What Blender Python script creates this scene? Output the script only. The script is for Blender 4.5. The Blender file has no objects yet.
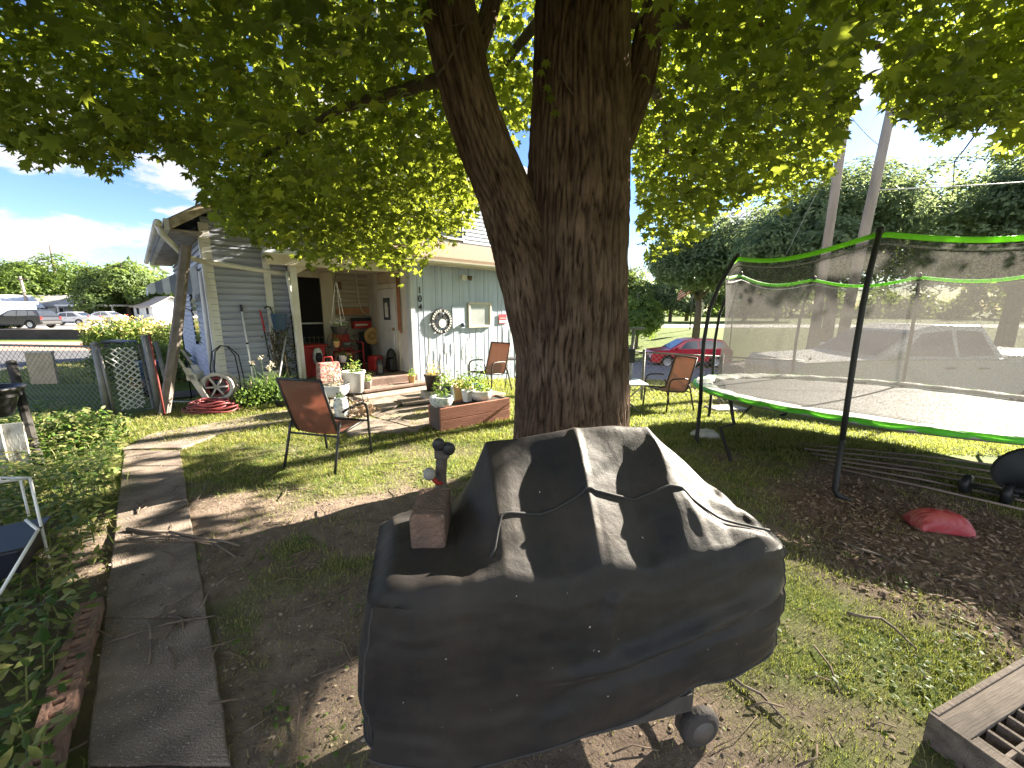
import bpy, bmesh, math, random
import numpy as np
from mathutils import Vector, Matrix, Euler, Quaternion, noise

random.seed(7); rng = np.random.default_rng(11)
scene = bpy.context.scene
COL = scene.collection
R = math.radians
PI = math.pi

# ------------------------------------------------------------------ camera model
F = 400.0; PITCH = R(10.5); CAMZ = 1.65
SN, CS = math.sin(PITCH), math.cos(PITCH)
SUN_AZ, SUN_EL = R(57), R(25)
SUND = Vector((math.sin(SUN_AZ)*math.cos(SUN_EL), math.cos(SUN_AZ)*math.cos(SUN_EL), math.sin(SUN_EL)))

def sstep(a, b, x):
    t = np.clip((x-a)/(b-a), 0, 1); return t*t*(3-2*t)
def terrain(x, y):
    """height of the land: level yard, falling away to the right, then a grass bank up to the far road"""
    x = np.asarray(x, float); y = np.asarray(y, float)
    d = .6*x+.8*y-5.5
    fall = -.085*np.log1p(np.exp(np.clip(d*1.5, -40, 40)))/1.5
    fall = np.maximum(fall, -1.7)
    f = sstep(-.25, .1, x/(np.abs(y)+3))
    bank = 1.4*sstep(29, 44, y)
    return f*(fall+bank)
def tz(x, y): return float(terrain(x, y))
def ray(u, v):
    a = (u-512)/F; c = (384-v)/F
    return Vector((a, CS+c*SN, -SN+c*CS))
def G(u, v, z=None):
    """point of the land (or of height z) the eye meets"""
    d = ray(u, v); h = 0.0 if z is None else z
    for _ in range(12):
        t = (h-CAMZ)/d.z; p = Vector((0, 0, CAMZ))+d*t
        if z is not None: break
        h = .5*h+.5*tz(p.x, p.y)
    return p
def D(u, v, depth):
    d = ray(u, v); return Vector((0, 0, CAMZ))+d*(depth/d.y)
def px(p):
    y = p[1]*CS-(p[2]-CAMZ)*SN; zz = p[1]*SN+(p[2]-CAMZ)*CS
    return 512+F*p[0]/y, 384-F*zz/y

# ------------------------------------------------------------------ materials
MATS = {}
def M(name, col, rough=.8, var=.18, scale=6, bump=0., bscale=60, metal=0., col2=None, c2amt=.5, stretch=(1,1,1), spec=.4, alpha=1, transl=0., tcol=None, sheen=0):
    if name in MATS: return MATS[name]
    m = bpy.data.materials.new(name); m.use_nodes = True
    nt = m.node_tree; N = nt.nodes; L = nt.links
    b = N['Principled BSDF']; out = N['Material Output']
    b.inputs['Roughness'].default_value = rough; b.inputs['Metallic'].default_value = metal
    b.inputs['Specular IOR Level'].default_value = spec
    tc = N.new('ShaderNodeTexCoord'); mp = N.new('ShaderNodeMapping'); mp.inputs['Scale'].default_value = stretch
    L.new(tc.outputs['Object'], mp.inputs['Vector'])
    nz = N.new('ShaderNodeTexNoise'); nz.inputs['Scale'].default_value = scale; nz.inputs['Detail'].default_value = 6
    L.new(mp.outputs[0], nz.inputs['Vector'])
    cr = N.new('ShaderNodeValToRGB')
    c = Vector(col); c2 = Vector(col2) if col2 else c*(1-var)
    cr.color_ramp.elements[0].color = (*(c2 if col2 else c*(1-var)), 1); cr.color_ramp.elements[1].color = (*(c if col2 else c*(1+var)), 1)
    w = .12 if col2 else .25
    cr.color_ramp.elements[0].position = max(0, c2amt-w); cr.color_ramp.elements[1].position = min(1, c2amt+w)
    L.new(nz.outputs['Fac'], cr.inputs['Fac']); L.new(cr.outputs['Color'], b.inputs['Base Color'])
    if bump:
        n2 = N.new('ShaderNodeTexNoise'); n2.inputs['Scale'].default_value = bscale; n2.inputs['Detail'].default_value = 5
        L.new(mp.outputs[0], n2.inputs['Vector'])
        bp = N.new('ShaderNodeBump'); bp.inputs['Strength'].default_value = bump; bp.inputs['Distance'].default_value = .02
        L.new(n2.outputs['Fac'], bp.inputs['Height']); L.new(bp.outputs[0], b.inputs['Normal'])
    sh = b.outputs[0]
    if transl:
        t = N.new('ShaderNodeBsdfTranslucent'); t.inputs['Color'].default_value = (*(tcol or col), 1)
        mx = N.new('ShaderNodeMixShader'); mx.inputs[0].default_value = transl
        L.new(sh, mx.inputs[1]); L.new(t.outputs[0], mx.inputs[2]); sh = mx.outputs[0]
    if alpha < 1:
        t = N.new('ShaderNodeBsdfTransparent'); mx = N.new('ShaderNodeMixShader'); mx.inputs[0].default_value = alpha
        L.new(t.outputs[0], mx.inputs[1]); L.new(sh, mx.inputs[2]); sh = mx.outputs[0]
    L.new(sh, out.inputs['Surface'])
    MATS[name] = m; return m

def leafmat(name, dark, light, tcol, transl=.4, rough=.55, dead=None, deadpos=.94):
    """leaves: every leaf takes its own tone, thin enough to glow when lit from behind"""
    m = bpy.data.materials.new(name); m.use_nodes = True; nt = m.node_tree; N = nt.nodes; L = nt.links
    b = N['Principled BSDF']; b.inputs['Roughness'].default_value = rough; b.inputs['Specular IOR Level'].default_value = .3
    g = N.new('ShaderNodeNewGeometry'); cr = N.new('ShaderNodeValToRGB'); e = cr.color_ramp.elements
    e[0].color = (*dark, 1); e[1].color = (*light, 1)
    if dead: x = e.new(min(deadpos+.03, 1)); x.color = (*dead, 1); e[1].position = deadpos
    L.new(g.outputs['Random Per Island'], cr.inputs['Fac']); L.new(cr.outputs[0], b.inputs['Base Color'])
    t = N.new('ShaderNodeBsdfTranslucent')
    hs = N.new('ShaderNodeMix'); hs.data_type = 'RGBA'; hs.blend_type = 'MULTIPLY'; hs.inputs[0].default_value = 1
    mr = N.new('ShaderNodeMapRange'); mr.inputs['To Min'].default_value = .6; mr.inputs['To Max'].default_value = 1.15
    L.new(g.outputs['Random Per Island'], mr.inputs[0]); L.new(mr.outputs[0], hs.inputs[7]); hs.inputs[6].default_value = (*tcol, 1)
    L.new(hs.outputs[2], t.inputs['Color'])
    mx = N.new('ShaderNodeMixShader'); mx.inputs[0].default_value = transl
    L.new(b.outputs[0], mx.inputs[1]); L.new(t.outputs[0], mx.inputs[2]); L.new(mx.outputs[0], N['Material Output'].inputs['Surface'])
    MATS[name] = m; return m

# ------------------------------------------------------------------ mesh builder
class MB:
    def __init__(s): s.v = []; s.f = []
    def add(s, vs, fs):
        o = len(s.v); s.v += [tuple(v) for v in vs]; s.f += [tuple(i+o for i in f) for f in fs]; return s
    def box(s, c, d, rot=None):
        x, y, z = d[0]/2, d[1]/2, d[2]/2
        vs = [Vector(p) for p in ((-x,-y,-z),(x,-y,-z),(x,y,-z),(-x,y,-z),(-x,-y,z),(x,-y,z),(x,y,z),(-x,y,z))]
        if rot is not None: vs = [rot @ p for p in vs]
        c = Vector(c)
        return s.add([p+c for p in vs], [(3,2,1,0),(4,5,6,7),(0,1,5,4),(1,2,6,5),(2,3,7,6),(3,0,4,7)])
    def b2(s, lo, hi):
        return s.box([(a+b)/2 for a, b in zip(lo, hi)], [b-a for a, b in zip(lo, hi)])
    def tube(s, pts, r, n=8, cap=True, closed=False):
        pts = [Vector(p) for p in pts]; k = len(pts)
        rs = r if isinstance(r, (list, tuple)) else [r]*k
        vs = []; up = None
        for i, p in enumerate(pts):
            a = pts[(i-1) % k] if (closed or i > 0) else p; b = pts[(i+1) % k] if (closed or i < k-1) else p
            t = (b-a).normalized()
            if up is None:
                up = Vector((0,0,1)) if abs(t.z) < .9 else Vector((1,0,0))
            e1 = up.cross(t)
            if e1.length < 1e-5: e1 = Vector((1,0,0)).cross(t)
            e1.normalize(); e2 = t.cross(e1); up = e2
            for j in range(n):
                q = 2*PI*j/n; vs.append(p+e1*(math.cos(q)*rs[i])+e2*(math.sin(q)*rs[i]))
        fs = []
        for i in range(k if closed else k-1):
            for j in range(n):
                a = i*n+j; b = i*n+(j+1) % n; i2 = (i+1) % k
                fs.append((a, b, i2*n+(j+1) % n, i2*n+j))
        if cap and not closed:
            fs.append(tuple(range(n-1, -1, -1))); fs.append(tuple((k-1)*n+j for j in range(n)))
        return s.add(vs, fs)
    def lathe(s, prof, n=24, c=(0,0,0), rot=None, cap=True):
        c = Vector(c); vs = []; k = len(prof)
        for r, z in prof:
            for j in range(n):
                q = 2*PI*j/n; p = Vector((r*math.cos(q), r*math.sin(q), z)); vs.append((rot @ p if rot is not None else p)+c)
        fs = []
        for i in range(k-1):
            for j in range(n):
                fs.append((i*n+j, i*n+(j+1) % n, (i+1)*n+(j+1) % n, (i+1)*n+j))
        if cap: fs.append(tuple(range(n-1, -1, -1))); fs.append(tuple((k-1)*n+j for j in range(n)))
        return s.add(vs, fs)
    def prism(s, poly, a, b, f):
        """poly of 2-D points swept between a and b; f(p, q, t) -> xyz"""
        n = len(poly); vs = [f(p[0], p[1], a) for p in poly]+[f(p[0], p[1], b) for p in poly]
        fs = [tuple(range(n)), tuple(range(2*n-1, n-1, -1))]+[(i, i+n, (i+1) % n+n, (i+1) % n) for i in range(n)]
        return s.add(vs, fs)
    def quad(s, *p): return s.add(p, [tuple(range(len(p)))])
    def grid(s, P):
        a, b = len(P), len(P[0]); vs = [p for r in P for p in r]
        return s.add(vs, [(i*b+j, i*b+j+1, (i+1)*b+j+1, (i+1)*b+j) for i in range(a-1) for j in range(b-1)])
    def build(s, name, mat, parent=None, smooth=False, bevel=0, solid=0, sub=0, fix=True):
        me = bpy.data.meshes.new(name); me.from_pydata(s.v, [], s.f)
        if fix:
            bm = bmesh.new(); bm.from_mesh(me); bmesh.ops.recalc_face_normals(bm, faces=bm.faces); bm.to_mesh(me); bm.free()
        o = bpy.data.objects.new(name, me); COL.objects.link(o)
        if mat: me.materials.append(mat)
        if smooth: me.polygons.foreach_set('use_smooth', [True]*len(me.polygons))
        if parent: o.parent = parent
        if solid: q = o.modifiers.new('s', 'SOLIDIFY'); q.thickness = solid
        if sub: q = o.modifiers.new('u', 'SUBSURF'); q.levels = q.render_levels = sub
        if bevel: q = o.modifiers.new('b', 'BEVEL'); q.width = bevel; q.segments = 2; q.limit_method = 'ANGLE'
        return o
def fast(name, V, T, mat, parent=None, smooth=False):
    """mesh from arrays of points and triangles"""
    V = np.asarray(V, np.float32); T = np.asarray(T, np.int32)
    me = bpy.data.meshes.new(name); me.vertices.add(len(V)); me.vertices.foreach_set('co', V.ravel())
    k = T.shape[1]; me.loops.add(T.size); me.loops.foreach_set('vertex_index', T.ravel())
    me.polygons.add(len(T)); me.polygons.foreach_set('loop_start', np.arange(0, T.size, k, dtype=np.int32)); me.polygons.foreach_set('loop_total', np.full(len(T), k, np.int32))
    if smooth: me.polygons.foreach_set('use_smooth', np.ones(len(T), bool))
    me.update(calc_edges=True); me.validate()
    if mat: me.materials.append(mat)
    o = bpy.data.objects.new(name, me); COL.objects.link(o)
    if parent: o.parent = parent
    return o

def tag(o, label=None, cat=None, group=None, kind=None):
    if label: o['label'] = label
    if cat: o['category'] = cat
    if group: o['group'] = group
    if kind: o['kind'] = kind
    return o
def thing(name, label, cat, loc=(0,0,0), rz=0., group=None):
    o = bpy.data.objects.new(name, None); COL.objects.link(o); o.empty_display_size = .1
    o.location = loc; o.rotation_euler = (0, 0, rz); return tag(o, label, cat, group)
def copy_tree(o, parent=None):
    c = o.copy(); COL.objects.link(c)
    if parent: c.parent = parent
    for ch in [x for x in COL.objects if x.parent == o]: copy_tree(ch, c)
    return c

# ------------------------------------------------------------------ leaves
MAPLE = [(270,.20),(305,.55),(335,.42),(2,.80),(22,.58),(42,.98),(62,.55),(90,1.1),(118,.55),(138,.98),(158,.58),(178,.80),(205,.42),(235,.55)]
def tmpl_maple():
    v = [(0, .1, 0)]+[(r*math.cos(R(a))*.5, r*math.sin(R(a))*.5+.1, -.16*abs(r*math.cos(R(a)))-.10*(r > .7)) for a, r in MAPLE]
    n = len(MAPLE); return np.array(v), np.array([(0, 1+i, 1+(i+1) % n) for i in range(n)])
def tmpl_oval(w=.45):
    v = np.array([(0,0,0),(w*.5,.3,-.06),(w*.42,.65,-.06),(0,1,-.12),(-w*.42,.65,-.06),(-w*.5,.3,-.06),(0,.45,.04)], float)
    n = 6; return v, np.array([(6, i, (i+1) % 6) for i in range(6)])
def tmpl_clump():
    """a sprig of three small overlapping leaves, for trees far away"""
    v, t = [], []
    for k, a in enumerate((0, 2.2, 4.1)):
        c, s = math.cos(a), math.sin(a)
        for x, y, z in ((0,0,0),(.22,.32,.1),(0,.75,-.12),(-.22,.32,.1)): v.append((x*c-y*s, x*s+y*c, z+.1*k))
        o = 4*k; t += [(o, o+1, o+2), (o, o+2, o+3)]
    return np.array(v), np.array(t)
def scatter(tm, P, Nn, size, spin=None, axis=None):
    """copies of a leaf template at points P facing Nn -> points and triangles"""
    v, t = tm; n = len(P); P = np.asarray(P); Nn = Nn/np.linalg.norm(Nn, axis=1, keepdims=True)
    if axis is None:
        q = rng.normal(size=(n, 3))
    else: q = axis
    e2 = q-(q*Nn).sum(1, keepdims=True)*Nn; e2 /= np.linalg.norm(e2, axis=1, keepdims=True)+1e-9
    e1 = np.cross(e2, Nn)
    size = np.broadcast_to(size, (n,))[:, None, None]
    V = P[:, None, :]+size*(v[None, :, 0:1]*e1[:, None, :]+v[None, :, 1:2]*e2[:, None, :]+v[None, :, 2:3]*Nn[:, None, :])
    T = t[None]+(np.arange(n)*len(v))[:, None, None]
    return V.reshape(-1, 3), T.reshape(-1, 3)
def blades(P, H, lean, w, bend=.5):
    """grass or strap leaves: tapered bent strips of two segments"""
    n = len(P); a = rng.uniform(0, 2*PI, n); d = np.stack([np.cos(a), np.sin(a), np.zeros(n)], 1)
    sd = np.stack([-np.sin(a), np.cos(a), np.zeros(n)], 1)
    H = np.broadcast_to(H, (n,))[:, None]; ln = (np.broadcast_to(lean, (n,))*rng.uniform(.3, 1.2, n))[:, None]; w = np.broadcast_to(w, (n,))[:, None]
    up = np.array([[0, 0, 1.]])
    m = P+up*H*.6+d*H*ln*.35; tp = P+up*H*(1-bend*.35*ln)+d*H*ln
    V = np.stack([P-sd*w, P+sd*w, m+sd*w*.8, m-sd*w*.8, tp], 1).reshape(-1, 3)
    o = (np.arange(n)*5)[:, None]
    T = np.stack([o+np.array([[0,1,2]]), o+np.array([[0,2,3]]), o+np.array([[3,2,4]])], 1).reshape(-1, 3)
    return V, T
def vnoise(P, s, seed=0):
    o = Vector((seed*17.3, seed*5.1, seed*9.7))
    return np.array([noise.noise(Vector(p)*s+o) for p in P])
def unit(n):
    q = rng.normal(size=(n, 3)); return q/np.linalg.norm(q, axis=1, keepdims=True)
# ================================================================== camera, light, sky
cam = bpy.data.cameras.new('camera'); co = bpy.data.objects.new('camera', cam); COL.objects.link(co)
co.location = (0, 0, CAMZ); co.rotation_euler = (PI/2-PITCH, 0, 0)
cam.sensor_width = 36; cam.lens = 36*F/1024; cam.clip_end = 2000; cam.clip_start = .05
scene.camera = co
scene.render.resolution_x = 1024; scene.render.resolution_y = 768
vs = scene.view_settings; vs.view_transform = 'Standard'; vs.look = 'None'; vs.gamma = 1; vs.exposure = 3.02; vs.use_curve_mapping = False

sun = bpy.data.lights.new('sun', 'SUN'); sun.energy = 5.0; sun.angle = R(.5); sun.color = (1, .90, .74)
so = bpy.data.objects.new('sun', sun); COL.objects.link(so); so.rotation_euler = SUND.to_track_quat('Z', 'Y').to_euler()

W = bpy.data.worlds.new('World'); scene.world = W; W.use_nodes = True
nt = W.node_tree; N = nt.nodes; L = nt.links
bg = N['Background']; bg.inputs['Strength'].default_value = .078
sky = N.new('ShaderNodeTexSky'); sky.sky_type = 'NISHITA'; sky.sun_disc = False
sky.sun_elevation = SUN_EL; sky.sun_rotation = SUN_AZ; sky.altitude = 200; sky.air_density = 1.0; sky.dust_density = .2; sky.ozone_density = 2.5
def mth(op, a, b=None, c=None):
    n = N.new('ShaderNodeMath'); n.operation = op
    for i, q in enumerate((a, b, c)):
        if q is None: continue
        if isinstance(q, (int, float)): n.inputs[i].default_value = q
        else: L.new(q, n.inputs[i])
    return n.outputs[0]
tc = N.new('ShaderNodeTexCoord'); sp = N.new('ShaderNodeSeparateXYZ'); L.new(tc.outputs['Generated'], sp.inputs[0])
az = mth('ARCTAN2', sp.outputs[0], sp.outputs[1]); el = mth('ARCSINE', sp.outputs[2])
mp = N.new('ShaderNodeMapping'); mp.inputs['Scale'].default_value = (5, 5, 13); L.new(tc.outputs['Generated'], mp.inputs[0])
nz = N.new('ShaderNodeTexNoise'); nz.inputs['Scale'].default_value = 1.6; nz.inputs['Detail'].default_value = 9; nz.inputs['Roughness'].default_value = .6; L.new(mp.outputs[0], nz.inputs['Vector'])
def cl(u, v, wu, wv):
    d = ray(u, v).normalized(); return math.atan2(d.x, d.y), math.asin(d.z), wu/F*.75, wv/F*.9
tot = None
for a0, e0, wa, we in (cl(110,158,150,24), cl(60,236,75,20), cl(125,228,85,9), cl(60,108,70,22), cl(10,255,40,14), cl(640,276,150,12), cl(760,215,110,12), cl(880,75,50,22), cl(200,215,50,7), cl(150,268,50,6), (1.6,.25,.7,.09), (-2.2,.40,.9,.40), (2.5,.42,.9,.42), (3.1,.35,.8,.35), (-3.1,.35,.8,.35)):
    q = mth('SUBTRACT', 1.0, mth('ADD', mth('POWER', mth('ABSOLUTE', mth('DIVIDE', mth('SUBTRACT', az, a0), wa)), 2.0), mth('POWER', mth('ABSOLUTE', mth('DIVIDE', mth('SUBTRACT', el, e0), we)), 2.0)))
    tot = q if tot is None else mth('MAXIMUM', tot, q)
tot = mth('MAXIMUM', tot, -1.0)
cm = N.new('ShaderNodeMapRange'); cm.interpolation_type = 'SMOOTHSTEP'; cm.inputs['From Min'].default_value = .20; cm.inputs['From Max'].default_value = .66
L.new(mth('ADD', mth('MULTIPLY', tot, .6), mth('MULTIPLY', mth('SUBTRACT', nz.outputs['Fac'], .5), 3.0)), cm.inputs[0])
mx = N.new('ShaderNodeMix'); mx.data_type = 'RGBA'
L.new(mth('MULTIPLY', cm.outputs[0], .85), mx.inputs[0]); hs = N.new('ShaderNodeHueSaturation'); hs.inputs['Hue'].default_value = .512; hs.inputs['Saturation'].default_value = 1.16; hs.inputs['Value'].default_value = .46; L.new(sky.outputs[0], hs.inputs['Color'])
L.new(hs.outputs[0], mx.inputs[6]); 
fr = N.new('ShaderNodeMapRange'); fr.interpolation_type = 'SMOOTHSTEP'; fr.inputs['From Min'].default_value = .1; fr.inputs['From Max'].default_value = -.6; fr.inputs['To Min'].default_value = 1.9; fr.inputs['To Max'].default_value = 6.0; L.new(sp.outputs[1], fr.inputs[0])   # unseen clouds behind the camera, added and boosted to fill the shade
cc_ = N.new('ShaderNodeCombineColor'); L.new(mth('MULTIPLY', fr.outputs[0], 1.0), cc_.inputs[0]); L.new(mth('MULTIPLY', fr.outputs[0], .985), cc_.inputs[1]); L.new(mth('MULTIPLY', fr.outputs[0], .97), cc_.inputs[2]); L.new(cc_.outputs[0], mx.inputs[7])
L.new(mx.outputs[2], bg.inputs['Color'])

# ================================================================== the land
def axis(lo, hi, step, far, growth=1.22):
    a = list(np.arange(lo, hi, step)); s = step
    q = a[-1]
    while q < far: s *= growth; q += s; a.append(q)
    q = a[0]; s = step; pre = []
    while q > -far: s *= growth; q -= s; pre.append(q)
    return np.array(pre[::-1]+a)
XS = axis(-7, 8, .06, 900); YS = axis(.2, 11, .06, 900)
X, Y = np.meshgrid(XS, YS)
Z = terrain(X, Y)
near = sstep(14, 9, np.abs(X))*sstep(15, 11, np.abs(Y))
def noise2(X, Y, s, seed):
    """smooth value noise on arrays"""
    r = np.random.default_rng(seed); T = r.random((256, 256))
    x = X*s; y = Y*s; i = np.floor(x).astype(int); j = np.floor(y).astype(int); fx = x-i; fy = y-j
    fx = fx*fx*(3-2*fx); fy = fy*fy*(3-2*fy); g = lambda a, b: T[a % 256, b % 256]
    return (g(i,j)*(1-fx)+g(i+1,j)*fx)*(1-fy)+(g(i,j+1)*(1-fx)+g(i+1,j+1)*fx)*fy
def fbm(X, Y, s, seed, o=3):
    return sum(noise2(X, Y, s*2**k, seed+k)*.5**k for k in range(o))/sum(.5**k for k in range(o))
MUL = [tuple(G(u, v).xy) for u, v in ((775,495),(840,478),(1060,530),(1200,640),(985,640),(880,592),(800,545))]
def inpoly(X, Y, P, soft=.35):
    """signed closeness to a convex polygon, 1 inside, fading outside"""
    d = np.full(np.shape(X), 9.); n = len(P); a = sum(P[i][0]*P[(i+1) % n][1]-P[(i+1) % n][0]*P[i][1] for i in range(n)); sg = 1 if a > 0 else -1
    for i in range(n):
        x0, y0 = P[i]; x1, y1 = P[(i+1) % n]; l = math.hypot(x1-x0, y1-y0)
        d = np.minimum(d, sg*((x1-x0)*(Y-y0)-(y1-y0)*(X-x0))/l)
    return sstep(-soft, soft, d)
def mulch(X, Y): return inpoly(X, Y, MUL)*sstep(.2, .5, fbm(X, Y, 3, 50)+.15)
def grassy(X, Y):
    """how thick the lawn is"""
    g = np.full(np.shape(X), .75)
    g = g-.56*sstep(4.3, 3.1, Y-.12*X)*sstep(.9, .1, X)          # trodden bare ground left of the grill
    g = g-.14*sstep(3.6, 2.6, Y)*sstep(.3, .9, X)                # thin lawn right of the grill
    g = g+.25*sstep(4.4, 5.4, Y)
    g = g*(1-inpoly(X, Y, MUL, .45)*.97)
    g = g-.35*inpoly(X, Y, [(1.5,2.7),(2.6,3.2),(6,3.6),(6,4.3),(1.6,4.2)], .5)
    n = fbm(X, Y, 1.3, 3)*.6+fbm(X, Y, 5, 9)*.4
    return np.clip(g+(n-.5)*1.9*np.where(g > .9, .35, 1)*np.where(g<.1, .5, 1), 0, 1)
GR = grassy(X, Y); MU = mulch(X, Y)
Z = Z+near*((fbm(X, Y, .9, 21)-.5)*.05+(fbm(X, Y, 6, 22)-.5)*.03*(1-.5*GR)+(fbm(X, Y, 14, 23, 2)-.5)*.03*np.maximum(MU, .25*(1-GR)))
ny, nx = X.shape
ii = np.arange(ny*nx).reshape(ny, nx)
Q = np.stack([ii[:-1,:-1], ii[:-1,1:], ii[1:,1:], ii[1:,:-1]], -1).reshape(-1, 4)
gm = bpy.data.materials.new('yard_ground'); gm.use_nodes = True
ground = fast('ground', np.stack([X, Y, Z], -1).reshape(-1, 3), Q, gm, smooth=True); tag(ground, kind='structure')
for nm, arr in (('turf', GR), ('mulch', MU)):
    at = ground.data.attributes.new(nm, 'FLOAT', 'POINT'); at.data.foreach_set('value', arr.astype(np.float32).ravel())
def gz(x, y):
    """height of the ground sheet itself, relief included"""
    x = np.asarray(x, float); y = np.asarray(y, float)
    nr = sstep(14, 9, np.abs(x))*sstep(15, 11, np.abs(y)); g = grassy(x, y); m = mulch(x, y)
    return terrain(x, y)+nr*((fbm(x, y, .9, 21)-.5)*.05+(fbm(x, y, 6, 22)-.5)*.03*(1-.5*g)+(fbm(x, y, 14, 23, 2)-.5)*.03*np.maximum(m, .25*(1-g)))
nt = gm.node_tree; N = nt.nodes; L = nt.links; b = N['Principled BSDF']; b.inputs['Roughness'].default_value = .95; b.inputs['Specular IOR Level'].default_value = .15
tc = N.new('ShaderNodeTexCoord')
def nse(s, d=6, r=.6):
    n = N.new('ShaderNodeTexNoise'); n.inputs['Scale'].default_value = s; n.inputs['Detail'].default_value = d; n.inputs['Roughness'].default_value = r
    L.new(tc.outputs['Object'], n.inputs['Vector']); return n.outputs['Fac']
def ramp(f, *st):
    c = N.new('ShaderNodeValToRGB'); e = c.color_ramp.elements
    for i, (p, k) in enumerate(st):
        x = e[i] if i < 2 else e.new(p)
        x.position = p; x.color = (*k, 1)
    L.new(f, c.inputs[0]); return c.outputs[0]
def mixc(f, a, c):
    m = N.new('ShaderNodeMix'); m.data_type = 'RGBA'; L.new(f, m.inputs[0]); L.new(a, m.inputs[6]); L.new(c, m.inputs[7]); return m.outputs[2]
def atr(n): a = N.new('ShaderNodeAttribute'); a.attribute_name = n; return a.outputs['Fac']
dirt = ramp(nse(9), (.3, (.125,.095,.074)), (.7, (.245,.19,.148)))
speck = N.new('ShaderNodeTexVoronoi'); speck.inputs['Scale'].default_value = 70; L.new(tc.outputs['Object'], speck.inputs['Vector'])
spk = ramp(speck.outputs['Distance'], (.10, (1,1,1)), (.2, (0,0,0)))
chips = ramp(nse(3), (.0, (.3,.25,.19)), (1, (.42,.36,.28)))
m = N.new('ShaderNodeMix'); m.data_type = 'RGBA'; L.new(dirt, m.inputs[6]); L.new(chips, m.inputs[7])
q = N.new('ShaderNodeMath'); q.operation = 'MULTIPLY'; L.new(spk, q.inputs[0]); q.inputs[1].default_value = .5; L.new(q.outputs[0], m.inputs[0])
dirt = m.outputs[2]
gras = ramp(nse(2.2), (.3, (.062,.095,.018)), (.72, (.13,.165,.04)))
gf = N.new('ShaderNodeMapRange'); gf.inputs['From Min'].default_value = .25; gf.inputs['From Max'].default_value = .75; L.new(atr('turf'), gf.inputs[0])
mu = ramp(nse(26, 8, .7), (.32, (.06,.04,.031)), (.68, (.235,.155,.115)))
L.new(mixc(atr('mulch'), mixc(gf.outputs[0], dirt, gras), mu), b.inputs['Base Color'])
bp = N.new('ShaderNodeBump'); bp.inputs['Strength'].default_value = .8; bp.inputs['Distance'].default_value = .03; L.new(nse(45, 8, .7), bp.inputs['Height']); L.new(bp.outputs[0], b.inputs['Normal'])

def drape(name, P0, U, Vv, lu, lv, nu, nv, mat, dz=.012, kind='structure'):
    """a paved sheet laid over the land"""
    P0 = Vector((*P0, 0)); U = Vector((*U, 0)).normalized(); Vv = Vector((*Vv, 0)).normalized(); m = MB()
    m.grid([[(lambda p: (p.x, p.y, tz(p.x, p.y)+dz))(P0+U*lu*i/nu+Vv*lv*j/nv) for j in range(nv+1)] for i in range(nu+1)])
    o = m.build(name, mat, fix=False, smooth=True); return tag(o, kind=kind)
ASPH = M('asphalt', (.16,.155,.15), .9, .2, 12, .4, 90)
ASPHD = M('dark_asphalt', (.085,.085,.09), .9, .2, 9, .4, 90)
CONC = M('old_concrete', (.27,.22,.185), .92, .25, 7, .6, 80, col2=(.17,.135,.115))
CONCD = M('path_concrete', (.265,.212,.172), .92, .25, 5, .9, 120, col2=(.155,.122,.098))
_n = CONCD.node_tree; _b = _n.nodes['Principled BSDF']; _src = _b.inputs['Base Color'].links[0].from_socket; _tc = _n.nodes.new('ShaderNodeTexCoord')
_v = _n.nodes.new('ShaderNodeTexVoronoi'); _v.inputs['Scale'].default_value = 62; _n.links.new(_tc.outputs['Object'], _v.inputs['Vector'])     # pale pebbles showing in worn concrete
_r = _n.nodes.new('ShaderNodeValToRGB'); _r.color_ramp.elements[0].position = .16; _r.color_ramp.elements[0].color = (1,1,1,1); _r.color_ramp.elements[1].position = .26; _r.color_ramp.elements[1].color = (0,0,0,1); _n.links.new(_v.outputs['Distance'], _r.inputs[0])
_c = _n.nodes.new('ShaderNodeSeparateColor'); _n.links.new(_v.outputs['Color'], _c.inputs[0]); _k = _n.nodes.new('ShaderNodeMath'); _k.operation = 'GREATER_THAN'; _k.inputs[1].default_value = .55; _n.links.new(_c.outputs[0], _k.inputs[0])
_m = _n.nodes.new('ShaderNodeMath'); _m.operation = 'MULTIPLY'; _n.links.new(_r.outputs[0], _m.inputs[0]); _n.links.new(_k.outputs[0], _m.inputs[1])
_x = _n.nodes.new('ShaderNodeMix'); _x.data_type = 'RGBA'; _n.links.new(_m.outputs[0], _x.inputs[0]); _n.links.new(_src, _x.inputs[6]); _x.inputs[7].default_value = (.40,.37,.33,1); _n.links.new(_x.outputs[2], _b.inputs['Base Color'])
drape('driveway', (2.6, 10.4), (1, -.06), (.06, 1), 46, 17, 40, 16, ASPH)
drape('far_road', (-12, 45), (1, 0), (0, 1), 140, 9, 40, 2, M('pale_road', (.42,.40,.38), .9))
drape('street', (-130, 24), (1, 0), (0, 1), 118, 9, 24, 4, M('pale_street', (.36,.33,.30), .9))
drape('parking_lot', (-130, 34), (1, 0), (0, 1), 118, 30, 24, 6, M('parking', (.30,.27,.25), .9))
drape('brick_lane', (-60, 16.4), (1, .0), (0, 1), 47, 4.6, 10, 4, M('brick_lane', (.36,.22,.16), .9, .2, 3))
drape('side_drive', (-40, 10.6), (1, 0), (0, 1), 27.5, 5.8, 10, 4, ASPHD)

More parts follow.
